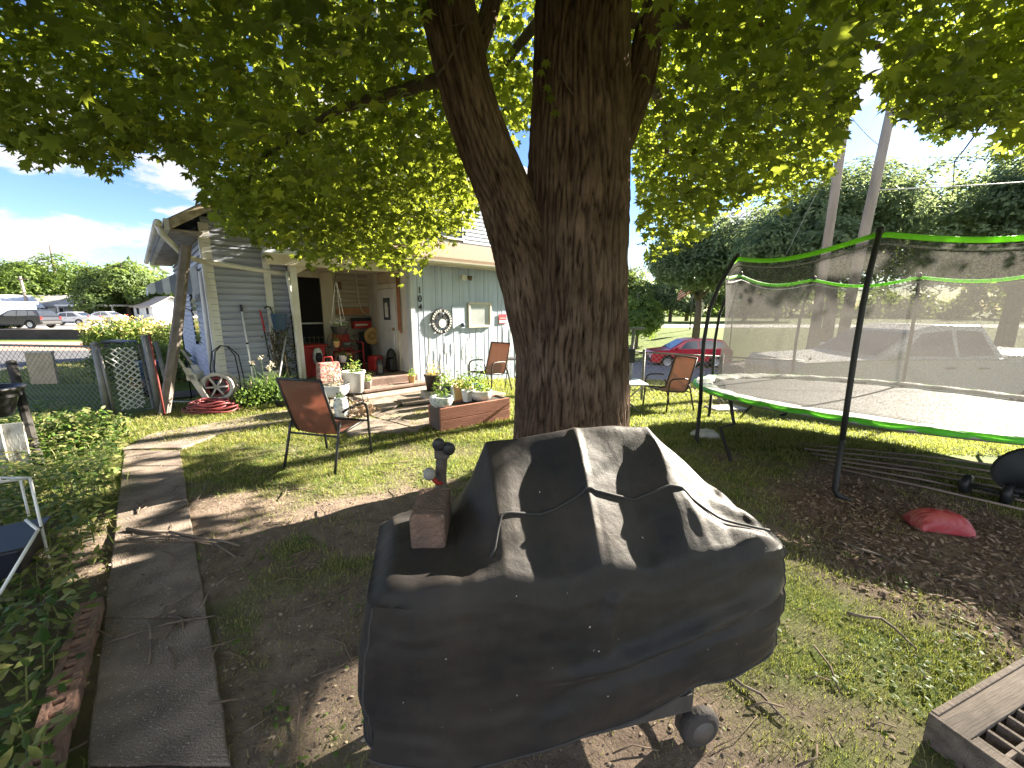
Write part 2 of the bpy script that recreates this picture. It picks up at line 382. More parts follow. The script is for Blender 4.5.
# concrete path along the left, with a broken edge, and the slabs at the steps
def slab(name, poly, top, mat, wob=.02, kind='structure', th=.1):
    m = MB(); pts = []
    n = len(poly)
    for i in range(n):
        a = Vector(poly[i]); c = Vector(poly[(i+1) % n]); k = max(1, int((c-a).length/.12))
        nn = Vector((-(c-a).y, (c-a).x)).normalized()
        for j in range(k):
            p = a+(c-a)*j/k; pts.append(p+nn*(random.uniform(-wob, wob) if j else 0))
    m.prism([tuple(p) for p in pts], 0, 1, lambda x, y, t: (x, y, tz(x, y)+(top if t else top-th)))
    return tag(m.build(name, mat, bevel=.008), kind=kind)
g2 = lambda u, v: tuple(G(u, v).xy)
p0, p1 = Vector(g2(232,768)), Vector(g2(180,452)); q0, q1 = Vector(g2(88,768)), Vector(g2(124,452))
dr = (p0-p1).normalized()
cuts = [-.9, 0, .95, 1.9, 2.86, 3.8, 4.45]
ln = (p1-p0).length
for i in range(len(cuts)-1):
    a, c = cuts[i], cuts[i+1]-.012; f = lambda P, Q, s: P+(Q-P)*(s/ln)
    slab('path', [f(p0,p1,a), f(p0,p1,c), f(q0,q1,c), f(q0,q1,a)], .018+random.uniform(-.006,.006), CONCD, .005)
slab('walkway', [g2(122,452), g2(182,450), g2(215,437), g2(292,421), g2(300,409), g2(215,424), g2(150,436)], .03, CONC, .03)
for k, P in enumerate(([(372,418),(437,398),(470,410),(420,431)], [(330,424),(370,419),(418,432),(352,437)], [(432,396),(478,389),(506,395),(470,408)], [(372,416),(345,398),(392,388),(432,396)], [(393,388),(440,381),(476,388),(434,395)], [(300,408),(343,399),(370,417),(330,423)])):
    slab('patio', [g2(*p) for p in P], .035+.004*(k % 3), CONC, .012)

# ================================================================== grass and litter
GRASS = leafmat('lawn_blades', (.07,.105,.016), (.19,.225,.05), (.46,.52,.09), .42, .6, dead=(.36,.29,.16), deadpos=.80)
def sample(n, x0, x1, y0, y1, dens):
    x = rng.uniform(x0, x1, n); y = rng.uniform(y0, y1, n); k = rng.random(n) < dens(x, y); return x[k], y[k]
PATHS = [[p0+(p0-p1)*.3, p1, q1, q0+(q0-q1)*.3], [Vector(g2(372,418)), Vector(g2(470,408)), Vector(g2(506,395)), Vector(g2(440,381)), Vector(g2(345,398))]]
def free(x, y):
    """off the path and patio"""
    k = np.ones(np.shape(x))
    for P in PATHS: k = k*(1-inpoly(x, y, [tuple(p) for p in P], .03))
    return k
Vs, Ts, off = [], [], 0
for n, x0, x1, y0, y1, h, w in ((190000,-1.6,3,.7,2.6,.034,.0012), (260000,-4.5,5,2.2,5.2,.045,.0020), (200000,-6,8,4.8,9.5,.06,.004), (60000,-14,12,9,13,.09,.012)):
    x, y = sample(n, x0, x1, y0, y1, lambda x, y: grassy(x, y)**1.5*free(x, y)*(.35+.65*sstep(.35,.6,fbm(x, y, 9, 77))))
    P = np.stack([x, y, gz(x, y)-.004], 1)
    V, T = blades(P, h*rng.uniform(.45, 1.25, len(P)), 1.0, w); Vs.append(V); Ts.append(T+off); off += len(V)
tag(fast('grass', np.vstack(Vs), np.vstack(Ts), GRASS), kind='stuff')

# small broad weeds in the thin lawn
x, y = sample(22000, -3, 3.5, .8, 5, lambda x, y: np.clip(grassy(x, y)*1.2, .06, .8)*free(x, y)*sstep(.45,.7,fbm(x, y, 2.5, 5)))
P = np.stack([x, y, gz(x, y)+rng.uniform(.005,.03,len(x))], 1); Nn = unit(len(P))*.5+np.array([0,0,1])
V, T = scatter(tmpl_oval(.6), P, Nn, rng.uniform(.015,.034,len(P)))
tag(fast('weeds', V, T, leafmat('weed_leaves', (.05,.09,.02), (.12,.19,.045), (.3,.42,.08), .35)), kind='stuff')
# leaf litter, bark chips
x, y = sample(22000, -4.5, 4.5, .7, 6, lambda x, y: ((1-grassy(x, y))*.8+.08)*(.55+.45*free(x, y)))
P = np.stack([x, y, gz(x, y)+.006+.018*(1-free(x, y))], 1); Nn = unit(len(P))*.45+np.array([0,0,1])
V, T = scatter(tmpl_oval(.55), P, Nn, rng.uniform(.008,.030,len(P)))
tag(fast('leaf_litter', V, T, leafmat('dry_leaves', (.10,.07,.05), (.38,.31,.235), (.2,.13,.07), .15, .9)), kind='stuff')
x, y = sample(26000, 1.2, 6, 1.2, 4.6, lambda x, y: mulch(x, y))
P = np.stack([x, y, gz(x, y)+rng.uniform(0,.018,len(x))], 1); Nn = unit(len(P))*.6+np.array([0,0,1])
V, T = scatter(tmpl_oval(.35), P, Nn, rng.uniform(.02,.055,len(P)))
tag(fast('mulch_chips', V, T, leafmat('bark_chips', (.055,.038,.030), (.31,.22,.165), (.1,.05,.03), .05, .9)), kind='stuff')
# twigs lying about on the bare ground
m = MB()
for _ in range(300):
    x = random.uniform(-3.2, 2.6); y = random.uniform(.8, 4.4)
    if x > .2 and random.random() < .45: continue
    a = random.uniform(0, PI); l = random.uniform(.05, .3); z = float(gz(x, y))+.012+(.018 if float(free(x, y)) < .5 else 0)
    m.tube([(x, y, z), (x+l*.5*math.cos(a)+random.uniform(-.02,.02), y+l*.5*math.sin(a), z+.01), (x+l*math.cos(a+.2), y+l*math.sin(a+.2), z)], random.uniform(.0015,.005), 5)
tag(m.build('twigs', M('twig_bark', (.13,.095,.07), .9), smooth=True), kind='stuff')
# ================================================================== the big maple
bark = bpy.data.materials.new('maple_bark'); bark.use_nodes = True
nt = bark.node_tree; N = nt.nodes; L = nt.links; b = N['Principled BSDF']; b.inputs['Roughness'].default_value = .95; b.inputs['Specular IOR Level'].default_value = .15
tc = N.new('ShaderNodeTexCoord'); mp = N.new('ShaderNodeMapping'); mp.inputs['Scale'].default_value = (1,1,.16); L.new(tc.outputs['Object'], mp.inputs[0])
n1 = N.new('ShaderNodeTexNoise'); n1.inputs['Scale'].default_value = 34; n1.inputs['Detail'].default_value = 8; n1.inputs['Roughness'].default_value = .65; L.new(mp.outputs[0], n1.inputs['Vector'])
n2 = N.new('ShaderNodeTexNoise'); n2.inputs['Scale'].default_value = 2.4; n2.inputs['Detail'].default_value = 4; L.new(tc.outputs['Object'], n2.inputs['Vector'])
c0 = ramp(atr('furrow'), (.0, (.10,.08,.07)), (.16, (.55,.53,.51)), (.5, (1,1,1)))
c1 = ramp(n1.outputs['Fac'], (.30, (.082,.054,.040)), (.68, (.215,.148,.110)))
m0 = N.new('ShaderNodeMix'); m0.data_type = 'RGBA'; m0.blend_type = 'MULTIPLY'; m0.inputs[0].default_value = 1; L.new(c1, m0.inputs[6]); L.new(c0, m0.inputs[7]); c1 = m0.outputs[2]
c2 = ramp(n2.outputs['Fac'], (.4, (.55,.52,.5)), (.62, (1,1,1)))
mm = N.new('ShaderNodeMix'); mm.data_type = 'RGBA'; mm.blend_type = 'MULTIPLY'; mm.inputs[0].default_value = .8; L.new(c1, mm.inputs[6]); L.new(c2, mm.inputs[7]); L.new(mm.outputs[2], b.inputs['Base Color'])
bp = N.new('ShaderNodeBump'); bp.inputs['Strength'].default_value = .9; bp.inputs['Distance'].default_value = .02; L.new(n1.outputs['Fac'], bp.inputs['Height']); L.new(bp.outputs[0], b.inputs['Normal'])

def barked(name, pts, rad, nth, nz_, parent, amp=.02, knots=(), freq=33):
    """a limb swept along pts with furrowed bark modelled in"""
    pts = [Vector(p) for p in pts]; seg = [0]
    for i in range(1, len(pts)): seg.append(seg[-1]+(pts[i]-pts[i-1]).length)
    tot = seg[-1]; vs = []; hs_ = []
    for i in range(nz_+1):
        s = tot*i/nz_; P = []
        k = max(j for j in range(len(seg)) if seg[j] <= s+1e-9); k = min(k, len(pts)-2); f = (s-seg[k])/(seg[k+1]-seg[k])
        a = pts[max(k-1,0)]; b_ = pts[k]; c = pts[k+1]; d = pts[min(k+2,len(pts)-1)]
        p = .5*((2*b_)+(c-a)*f+(2*a-5*b_+4*c-d)*f*f+(3*b_-a-3*c+d)*f**3)
        t = ((c-a)*(1-f)+(d-b_)*f).normalized()
        r = rad[k]*(1-f)+rad[k+1]*f
        e1 = Vector((0,1,0)).cross(t).normalized(); e2 = t.cross(e1)
        for j in range(nth):
            q = 2*PI*j/nth; dv = e1*math.cos(q)+e2*math.sin(q)
            bs = p+dv*r
            # ridged noise stretched along the limb, wandering
            w = noise.noise(Vector((bs.x*1.5, bs.y*1.5, s*1.2)))*.35
            rx = Vector((math.cos(q+w*.4)*r*freq, math.sin(q+w*.4)*r*freq, s*2.3))
            h = min(abs(noise.noise(rx))*2.0, .62)+.22*abs(noise.noise(rx*2.3))+.12*noise.noise(rx*5)
            big = noise.noise(Vector((math.cos(q)*1.7, math.sin(q)*1.7, s*.8)))*.045*r
            kn = 0
            for kq, ks, kr, kh in knots:
                dd = math.hypot(((q-kq+PI) % (2*PI)-PI)*r, (s-ks)*.8)/kr
                if dd < 1.6: kn += kh*(math.exp(-dd*dd*2)-.75*math.exp(-(dd/.35)**2))
            vs.append(bs+dv*(h*amp+big+kn)); hs_.append(h)
    f = [(i*nth+j, i*nth+(j+1) % nth, (i+1)*nth+(j+1) % nth, (i+1)*nth+j) for i in range(nz_) for j in range(nth)]
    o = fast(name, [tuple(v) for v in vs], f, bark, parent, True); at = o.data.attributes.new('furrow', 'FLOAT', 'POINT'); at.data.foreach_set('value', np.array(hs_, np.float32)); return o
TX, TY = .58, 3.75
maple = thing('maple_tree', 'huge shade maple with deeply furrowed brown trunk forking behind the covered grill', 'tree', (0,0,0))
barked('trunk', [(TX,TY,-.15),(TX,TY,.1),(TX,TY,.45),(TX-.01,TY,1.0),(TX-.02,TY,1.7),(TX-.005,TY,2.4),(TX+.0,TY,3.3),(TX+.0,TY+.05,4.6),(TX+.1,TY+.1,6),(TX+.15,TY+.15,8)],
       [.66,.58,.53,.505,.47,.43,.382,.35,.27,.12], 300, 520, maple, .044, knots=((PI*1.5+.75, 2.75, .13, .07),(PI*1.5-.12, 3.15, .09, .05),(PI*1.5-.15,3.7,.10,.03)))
barked('limb', [(TX-.18,TY-.02,1.0),(TX-.29,TY-.04,1.55),(TX-.43,TY-.08,2.05),(TX-.62,TY-.14,2.55),(TX-.91,TY-.2,3.25),(TX-1.08,TY-.22,3.95),(TX-1.4,TY-.2,5.0),(TX-2.0,TY,6.4)],
       [.29,.295,.28,.222,.192,.19,.16,.06], 190, 320, maple, .028, knots=((PI*1.5-.35, 1.35, .15, .06),))
barked('limb', [(TX+.16,TY+.08,2.75),(TX+.36,TY+.10,3.15),(TX+.52,TY+.12,3.6),(TX+.66,TY+.14,4.2),(TX+1.2,TY+.3,5.5)], [.15,.14,.125,.115,.06], 70, 120, maple, .014)
barked('limb', [(TX-.93,TY-.2,3.45),(TX-.86,TY-.05,3.75),(TX-.74,TY+.1,4.2),(TX-.5,TY+.1,5.2)], [.09,.075,.07,.05], 50, 80, maple, .010)
LIMB = M('limb_bark', (.10,.075,.058), .95, .3, 14, .6, 50)
BR = []
def branch(name, pts, r0, r1, n=8):
    m = MB(); k = len(pts); ps = []
    for i in range(k-1):
        for f in (0, .33, .66): ps.append(Vector(pts[i]).lerp(Vector(pts[i+1]), f)+Vector((random.uniform(-.03,.03),)*3)*(i+f > 0))
    ps.append(Vector(pts[-1])); BR.append(ps)
    m.tube(ps, [r0+(r1-r0)*i/(len(ps)-1) for i in range(len(ps))], n); return m.build(name, LIMB, maple, smooth=True)
for pts, r0 in (([(TX,TY,4.2),(-1.5,3.2,4.1),(-3.2,2.8,3.9),(-4.6,2.6,3.6)], .08), ([(TX-.9,TY-.2,3.5),(-1.8,4.6,3.7),(-3.2,5.6,3.6),(-3.8,6.0,3.3)], .06),
                ([(TX,TY,4.0),(2.2,4.2,4.2),(3.6,4.4,4.15),(5.0,4.8,3.9)], .06), ([(TX+.5,TY,3.6),(1.8,5.2,3.9),(2.4,6.6,3.7),(2.6,7.4,3.3)], .055),
                ([(TX,TY,4.6),(1.6,2.6,4.5),(2.6,1.8,4.2),(3.4,1.6,3.8)], .07), ([(TX,TY,4.4),(-.2,5.6,4.5),(-.9,7.2,4.0),(-1.3,7.9,3.4)], .06),
                ([(TX-.9,TY-.2,4.0),(-1.6,2.4,4.3),(-2.2,1.4,4.1)], .05), ([(TX,TY,5),(3,5.5,5.6),(5.5,6.6,5.9),(8.5,7.8,5.7)], .09), ([(TX,TY,5),(0,1.5,5.2),(-.3,-.8,4.8)], .08), ([(TX,TY,5.3),(-2,5.5,6),(-4,6.6,5.6)], .08)):
    branch('branch', pts, r0, .012)
# hanging twigs that show against the light
for u, v, d in ((735,40,4.6),(760,70,5),(800,60,5.2),(715,90,4.8),(450,60,3.4),(690,110,5),(985,120,3.6),(560,70,3.3)):
    a = D(u, v, d); branch('twig', [a, a+Vector((random.uniform(-.2,.2),.1,-.28)), a+Vector((random.uniform(-.3,.3),.15,-.55))], .007, .002, 5)
a, c = D(436,76,3.35), D(474,8,3.3); branch('twig', [a, a.lerp(c,.5)+Vector((.03,0,0)), c], .012, .006, 6)
a = D(450,60,3.32); branch('twig', [D(474,22,3.3), D(462,24,3.3), D(452,26,3.3)], .007, .003, 5)

# crown: sprays of lobed leaves filling a broad dome; the underside follows the drooping outer twigs
LOWER = [(-400,205),(-60,165),(0,128),(20,165),(45,172),(70,160),(95,176),(120,172),(150,150),(178,160),(200,185),(215,232),(250,246),(280,252),(318,266),(345,272),(372,262),(400,280),(418,270),(440,246),(462,236),(480,214),(500,150),(540,118),(560,120),(600,110),(634,150),(640,262),(655,270),(668,250),(690,246),(705,236),(715,214),(735,214),(760,196),(785,204),(800,190),(830,176),(838,150),(850,120),(857,84),(868,66),(880,96),(893,118),(900,120),(915,116),(925,142),(950,138),(975,128),(1000,155),(1024,165),(1100,180),(1500,240)]
LU = np.array([p[0] for p in LOWER], float); LV = np.array([p[1] for p in LOWER], float)
def proj(P):
    y = P[:,1]*CS-(P[:,2]-CAMZ)*SN; zz = P[:,1]*SN+(P[:,2]-CAMZ)*CS
    ok = y > .15; y = np.where(ok, y, 1)
    return np.where(ok, 512+F*P[:,0]/y, -9999), np.where(ok, 384-F*zz/y, -9999), ok
C0 = np.array([.3, 3.9, 3.0])
def dome(n, rmin, rmax, zlo, zhi):
    a = rng.uniform(0, 2*PI, n); r = np.sqrt(rng.uniform((rmin/6.2)**2, (rmax/6.2)**2, n))*6.2; z = rng.uniform(zlo, zhi, n)
    return np.stack([C0[0]+r*np.cos(a), C0[1]+r*np.sin(a), z], 1), r
P1, r1 = dome(8000, .7, 5.9, 2.4, 4.8)
# a shell of leaves under the dome, then thinner storeys above
top = 8.2*np.sqrt(np.clip(1-(r1/6.6)**2, .05, 1)); k = P1[:,2] < np.maximum(top, 3)
P1 = P1[k]; r1 = r1[k]
base = 3.55-.055*np.maximum(r1-2.5, 0)**1.6
u, v, ok = proj(P1)
dist = np.linalg.norm(P1-np.array([0,0,CAMZ]), axis=1)
lim = np.interp(u, LU, LV)-85/np.maximum(dist,1)
keep = (P1[:,2] > base-.9*rng.random(len(P1))**2) | (rng.random(len(P1)) < .28)
keep &= np.where(ok, v < lim, P1[:,2] > 2.9)
keep &= dist > 2.5
keep &= ~((np.hypot(P1[:,0]-TX, P1[:,1]-TY) < 1.0) & (P1[:,2] < 3.9))
# nothing between the eye and the trunk
keep &= ~(ok & (u > 425) & (u < 645) & (P1[:,1] < TY+.4) & (v > -30))
P1 = P1[keep]
P2, r2 = dome(2700, .0, 5.6, 4.5, 8.2); top2 = 3.2+5.2*np.sqrt(np.clip(1-(r2/6.2)**2, 0, 1)); P2 = P2[P2[:,2] < top2]
# drooping outer sprays, placed one by one where they hang
DR = []
for uu in np.arange(-30, 1040, 9):
    if 425 < uu < 640: 
        if not (440 < uu < 500): continue
    lv = np.interp(uu, LU, LV)
    for k in range(3):
        dd = (5.3 if uu < 480 else 5.0)+random.uniform(-.9, 1.1)
        if uu < 210: dd = 3.9+random.uniform(-.4,.6)
        if uu > 885: dd = 3.5+random.uniform(-.3,.5)
        if 440 < uu < 500: dd = 5.8
        DR.append(tuple(D(uu+random.uniform(-6,6), lv-70/dd-random.uniform(0, 1)*50*k, dd)))
for uu, vv in ((250,200),(270,225),(300,235),(330,248),(350,250),(400,262),(412,262),(330,225),(290,215),(380,240),(360,225),(310,205),(235,205),(425,235),(660,235),(665,250),(650,225),(690,215),(680,225)):
    for _ in range(3): DR.append(tuple(D(uu+random.uniform(-12,12), vv+random.uniform(-14,4), 5.6+random.uniform(-.6,.8))))
# leaf sprays added out to the right, towards the sun, to shade the path
for _ in range(260):
    w_ = random.uniform(-2.75,-1.25); t_ = random.uniform(7.5,15); q_ = Vector((w_*.545+t_*.839, -w_*.839+t_*.545, (t_+random.uniform(-.25,.75))*.466+random.uniform(-.3,.3))); uu, vv = px(q_)
    if uu > 900 and vv < np.interp(uu, LU, LV)-70/q_.length*1.0: DR.append(tuple(q_))
PC = np.vstack([P1, P2, np.array(DR)])
ncl = len(PC)
npl = 15
out = PC-C0; out[:,2] = 0; out /= np.linalg.norm(out, axis=1, keepdims=True)+1e-6
spread = .19
P = np.repeat(PC, npl, 0)+rng.normal(size=(ncl*npl, 3))*np.array([spread, spread, spread*.62])
OD = np.repeat(out, npl, 0)
Nn = rng.normal(size=P.shape)*.48+np.array([0,0,1.])+OD*.25
ax = OD*.9+rng.normal(size=P.shape)*.8+np.array([0,0,-.35])
u, v, ok = proj(P)
dist = np.linalg.norm(P-np.array([0,0,CAMZ]), axis=1)
keep = (dist > 2.1) & ~(ok & (v > np.interp(u, LU, LV)+rng.normal(size=len(P))*5)) & ~(ok & (u > 520) & (u < 640) & (P[:,1] < TY+.3) & (v > 0)) & ~(ok & (u > 428) & (u < 545) & (P[:,1] < TY-.2) & (v > -5))
# gaps where sky shows through
gap = np.zeros(len(P))
for gu, gv, gr in ((215,60,9),(235,62,7),(250,66,6),(190,42,5),(820,25,8),(868,60,17),(880,40,12),(866,95,14),(868,118,12),(790,8,9),(320,14,6),(700,60,4),(415,70,5),(960,30,5),(640,210,4),(700,225,7),(668,170,4)):
    gap = np.maximum(gap, np.exp(-((u-gu)**2+((v-gv)*1.0)**2)/(gr*gr)))
keep &= ~(ok & (gap > .45))
# where the afternoon sun reaches the ground below, the crown has thin places
LIT = [((330,428),.55),((300,450),.4),((430,450),.9),((480,440),1.0),((440,480),.5),((395,470),.35),((330,540),.35),((290,545),.25),((400,420),.6),((540,450),.9),((660,420),1.0),((240,430),.7),((200,440),.6),((760,600),.9),((800,680),1.2),((900,640),1.2),((950,600),.9),((860,720),1.0),((350,715),.35),((760,740),.8),((150,470),.25),((160,535),.22),((100,540),.22),((130,432),.5),((70,440),.5),((250,470),.35),((215,505),.3),((290,500),.3),((345,505),.3),((180,590),.2),((280,440),.5),((620,470),.5),((700,470),.4),((720,520),.35),((860,560),.5),((60,500),.35),((90,580),.25),((110,520),.3),((40,640),.2)]
def sunfall(P, h):
    t = (P[:,2]-h)/SUND.z; return P[:,0]-t*SUND.x, P[:,1]-t*SUND.y
gx, gy = sunfall(P, 0.); lit = np.zeros(len(P))
for (a, c), r in LIT:
    q = G(a, c); lit = np.maximum(lit, np.exp(-((gx-q.x)**2+(gy-q.y)**2)/(r*r)))
gx, gy = sunfall(P, 1.05)
for q, r in (((.10,1.45),.40),((.42,1.52),.30),((.7,1.5),.48),((.88,1.36),.42),((.30,1.25),.20)):
    lit = np.maximum(lit, np.exp(-((gx-q[0])**2+(gy-q[1])**2)/(r*r)))
far_up = (P[:,2] > 0)
keep &= ~((lit > .35+.25*rng.random(len(P))) & far_up)
P, Nn, ax = P[keep], Nn[keep], ax[keep]
MAPLEAF = leafmat('maple_leaves', (.024,.038,.010), (.066,.090,.022), (.48,.57,.055), .47, .55)
V, T = scatter(tmpl_maple(), P, Nn, rng.uniform(.075, .17, len(P)), axis=ax)
fast('crown', V, T, MAPLEAF, maple)
print('leaves', len(P))
# a sucker shoot with a few leaves on the trunk
sp_ = [D(548,85,3.28), D(551,95,3.26), D(541,70,3.27), D(555,110,3.24), D(546,60,3.27)]
V, T = scatter(tmpl_maple(), np.array([tuple(p) for p in sp_]), np.array([(.1,-1,.25)]*5)+unit(5)*.25, .10, axis=np.array([(0,0,-1.)]*5))
fast('shoot_leaves', V, T, MAPLEAF, maple)

# ================================================================== covered grill
GF = Vector((-.40, .95, 0)); GA = math.atan2(.225, .974)
grill = thing('covered_grill', 'wide barbecue grill on a wheeled cart under a dusty black fabric cover tied with cord', 'grill', GF, GA)
COVER = bpy.data.materials.new('grill_cover'); COVER.use_nodes = True
nt = COVER.node_tree; N = nt.nodes; L = nt.links; b = N['Principled BSDF']; b.inputs['Roughness'].default_value = .55; b.inputs['Specular IOR Level'].default_value = .26; b.inputs['Sheen Weight'].default_value = .10; b.inputs['Sheen Roughness'].default_value = .45; b.inputs['Sheen Tint'].default_value = (.75,.66,.58,1)
tc = N.new('ShaderNodeTexCoord')
dust = ramp(nse(2.6, 7, .65), (.36, (.0105,.0105,.0135)), (.72, (.040,.032,.027)))
drip = ramp(nse(55, 2), (.765, (0,0,0)), (.785, (1,1,1)))
m_ = N.new('ShaderNodeMix'); m_.data_type = 'RGBA'; L.new(drip, m_.inputs[0]); L.new(dust, m_.inputs[6]); m_.inputs[7].default_value = (.5,.5,.5,1); L.new(m_.outputs[2], b.inputs['Base Color'])
wv = N.new('ShaderNodeTexNoise'); wv.inputs['Scale'].default_value = 14; wv.inputs['Detail'].default_value = 6; mpp = N.new('ShaderNodeMapping'); mpp.inputs['Scale'].default_value = (1,1.6,.5); L.new(tc.outputs['Object'], mpp.inputs[0]); L.new(mpp.outputs[0], wv.inputs['Vector'])
bp = N.new('ShaderNodeBump'); bp.inputs['Strength'].default_value = .16; bp.inputs['Distance'].default_value = .03; L.new(wv.outputs['Fac'], bp.inputs['Height'])
fine = N.new('ShaderNodeBump'); fine.inputs['Strength'].default_value = .25; fine.inputs['Distance'].default_value = .004; L.new(nse(420, 2), fine.inputs['Height']); L.new(bp.outputs[0], fine.inputs['Normal']); L.new(fine.outputs[0], b.inputs['Normal'])
LEN, DEP = 1.42, .52
def Hc(l, d):
    zr = np.interp(l, [0,.27,.34,.40,.55,.75,.92,1.06,1.2,1.33,1.42], [.885,.89,1.02,1.175,1.185,1.20,1.195,1.185,1.06,.93,.885])
    zf = np.interp(l, [0,.3,.42,.6,.75,.9,1.1,1.3,1.42], [.885,.875,.85,.80,.82,.79,.82,.875,.875])
    t = d/.38
    lid = zf+(zr-zf)*np.clip(t, 0, 1)**.95
    # lower shoulder where the hood meets the front shelf
    lid = lid+.022*np.sin(np.clip(t,0,1)*PI)*np.interp(l, [.3,.45,1.1,1.3],[0,1,1,0])
    back = zr-(np.maximum(zr-.88, .0))*np.clip((d-.38)/.14, 0, 1)**1.4*.55
    z = np.where(d < .38, lid, back)
    ls = l+.05*(1-np.clip(d/.38,0,1)); z = z-np.interp(ls, [.40,.58,.75,.93,1.07,1.25,1.38], [0,.040,0,.046,0,.03,0])*np.sin(np.clip(d/.36,0,1)*PI)**.8
    for l0, l1, amp, w in ((.745,.70,.016,.014),(1.06,1.12,.012,.016)):
        c = l1+(l0-l1)*np.clip(d/.38, 0, 1); z = z+amp*np.maximum(0,1-np.abs(l-c)/(2*w))*sstep(.0,.10,d)*sstep(.42,.30,d)
    for c0 in (.50,.65,.83,.99):
        z = z-.003*np.exp(-((l-c0)/.06)**2)*np.sin(np.clip(d/.5, 0, 1)*PI)
    # sagging pleats on the lit end and the left shelf
    z = z+.010*np.sin((d*1.0+l*.55)*38+2*np.sin(l*9))*sstep(1.0, 1.15, l)*np.clip(d/.1,0,1)
    z = z+.004*np.sin(l*30+d*17)*sstep(.3,.2,l)
    return z
NL, ND = 190, 84
ll = np.linspace(0, LEN, NL); dd = np.linspace(0, DEP, ND)
LLg, DDg = np.meshgrid(ll, dd, indexing='ij'); ZZ = Hc(LLg, DDg)
ZZ = ZZ+.006*(fbm(LLg+3, DDg+5, 8, 61, 2)-.5)+.014*(fbm(LLg*1.0+1, DDg*2.0, 4, 62, 2)-.5)
# rounded plan corners
cx, cy = LLg-LEN/2, DDg-DEP/2; rr = (np.abs(cx/(LEN/2))**14+np.abs(cy/(DEP/2))**14)**(1/14); sc = np.where(rr > 1, 1/np.maximum(rr,1e-6), 1)
Xc, Yc = LEN/2+cx*sc, DEP/2+cy*sc
ZZ = ZZ-.045*sstep(.86, 1.0, rr)**2
Vg = np.stack([Xc, Yc, ZZ], -1).reshape(-1, 3); idx = np.arange(NL*ND).reshape(NL, ND)
Fg = np.stack([idx[:-1,:-1], idx[1:,:-1], idx[1:,1:], idx[:-1,1:]], -1).reshape(-1, 4)
loop = np.concatenate([idx[:,0], idx[-1,1:], idx[-2::-1,-1], idx[0,-2:0:-1]]); nl = len(loop); Pl = Vg[loop]
K = 40; rows = []
cen = np.array([LEN/2, DEP/2])
s = np.concatenate([[0], np.cumsum(np.linalg.norm(np.diff(Pl[:,:2], axis=0), axis=1))])
nrm = np.stack([(Pl[:,0]-cen[0])/(LEN/2), (Pl[:,1]-cen[1])/(DEP/2)], 1); nrm = np.sign(nrm)*np.abs(nrm)**7; nrm /= np.linalg.norm(nrm, axis=1, keepdims=True)+1e-9
front = sstep(.25, -.05, Pl[:,1]); lfrac = Pl[:,0]/LEN
bot = np.where(front > .5, np.interp(lfrac, [0,.08,.25,.5,.7,.85,1], [.40,.37,.31,.30,.36,.39,.42])+.008*np.sin(lfrac*19), .38+.04*lfrac)
for k in range(1, K+1):
    f = k/K; z = Pl[:,2]*(1-f)+bot*f
    fold = (fbm(s*1.0+9, np.full(nl, f*.6)+3, 3.6, 71, 2)-.5)*.06*f**.6*(.35+.65*front)+(fbm(s+1, np.full(nl, f*2.0), 8, 72, 2)-.5)*.012
    # swag across the front: pulled from the right end down to the middle
    sw = f-(.30+.34*np.clip(1-(s/LEN), 0, 1)); fold = fold+front*(.040*np.exp(-(sw/.06)**2)-.030*np.exp(-((sw-.15)/.09)**2))*sstep(.25,.55,lfrac)*sstep(.99,.9,lfrac)+front*.022*np.maximum(0,1-np.abs(lfrac-.53+.10*f)/.035)*sstep(.55,.1,f)
    flare = .025*np.sin(min(f*1.3, 1)*PI/2)+.02*f-.05*f*f*front*sstep(.5,1,lfrac)
    o = fold+flare
    rows.append(np.stack([Pl[:,0]+nrm[:,0]*o, Pl[:,1]+nrm[:,1]*o, z], 1))
Vall = np.vstack([Vg]+rows); rings = [loop]+[NL*ND+np.arange(nl)+i*nl for i in range(K)]
Fs = [Fg]
for a, c in zip(rings[:-1], rings[1:]): Fs.append(np.stack([a, c, np.roll(c,-1), np.roll(a,-1)], -1))
cov = fast('cover', Vall, np.vstack(Fs), COVER, grill, True)
cm_ = cov.modifiers.new('es', 'EDGE_SPLIT'); cm_.split_angle = R(62)
SEAM = M('seam_tape', (.035,.033,.034), .8)
m = MB(); m.tube([tuple(p) for p in Vall[rings[-1]]], .0045, 6, closed=True); m.build('hem', SEAM, grill, smooth=True)
for fx_, fy_ in ((0,0),(LEN,0),(LEN,DEP)):
    j = int(np.argmin((Pl[:,0]-fx_)**2+(Pl[:,1]-fy_)**2)); m = MB(); m.tube([tuple(Vall[r[j]]) for r in rings[:-1]], .0042, 6); m.build('seam', SEAM, grill, smooth=True)
# cords round the hood and below the hem
CORD = M('black_cord', (.03,.03,.032), .8); ROPE = M('pale_cord', (.30,.27,.23), .9)
m = MB(); pts = []
for l in np.linspace(.36, 1.36, 60):
    t = .40+.10*math.sin((l-.36)/1.0*PI)-.22*sstep(.42,.36,l)-.12*sstep(.75,.95,l)*0
    d = .38*t*(1 if l < 1.1 else 1-.8*(l-1.1)/.3)
    pts.append((l, d, float(Hc(np.array(l), np.array(d)))+.004))
m.tube(pts, .0048, 6); m.build('cord', CORD, grill, smooth=True)
m = MB(); m.tube([(.38,.0,.29),(.6,.02,.30),(.80,.03,.34),(1.0,.05,.33),(1.2,.10,.26)], .005, 6); m.build('cord', ROPE, grill, smooth=True)
CART = M('cart_metal', (.055,.05,.048), .7, .3, 20, .2)
for x, y in ((.12,.10),(.12,.44),(1.12,.10),(1.12,.44)): m = MB(); m.b2((x-.02,y-.02,.03), (x+.02,y+.02,.8)); m.build('cart_leg', CART, grill)
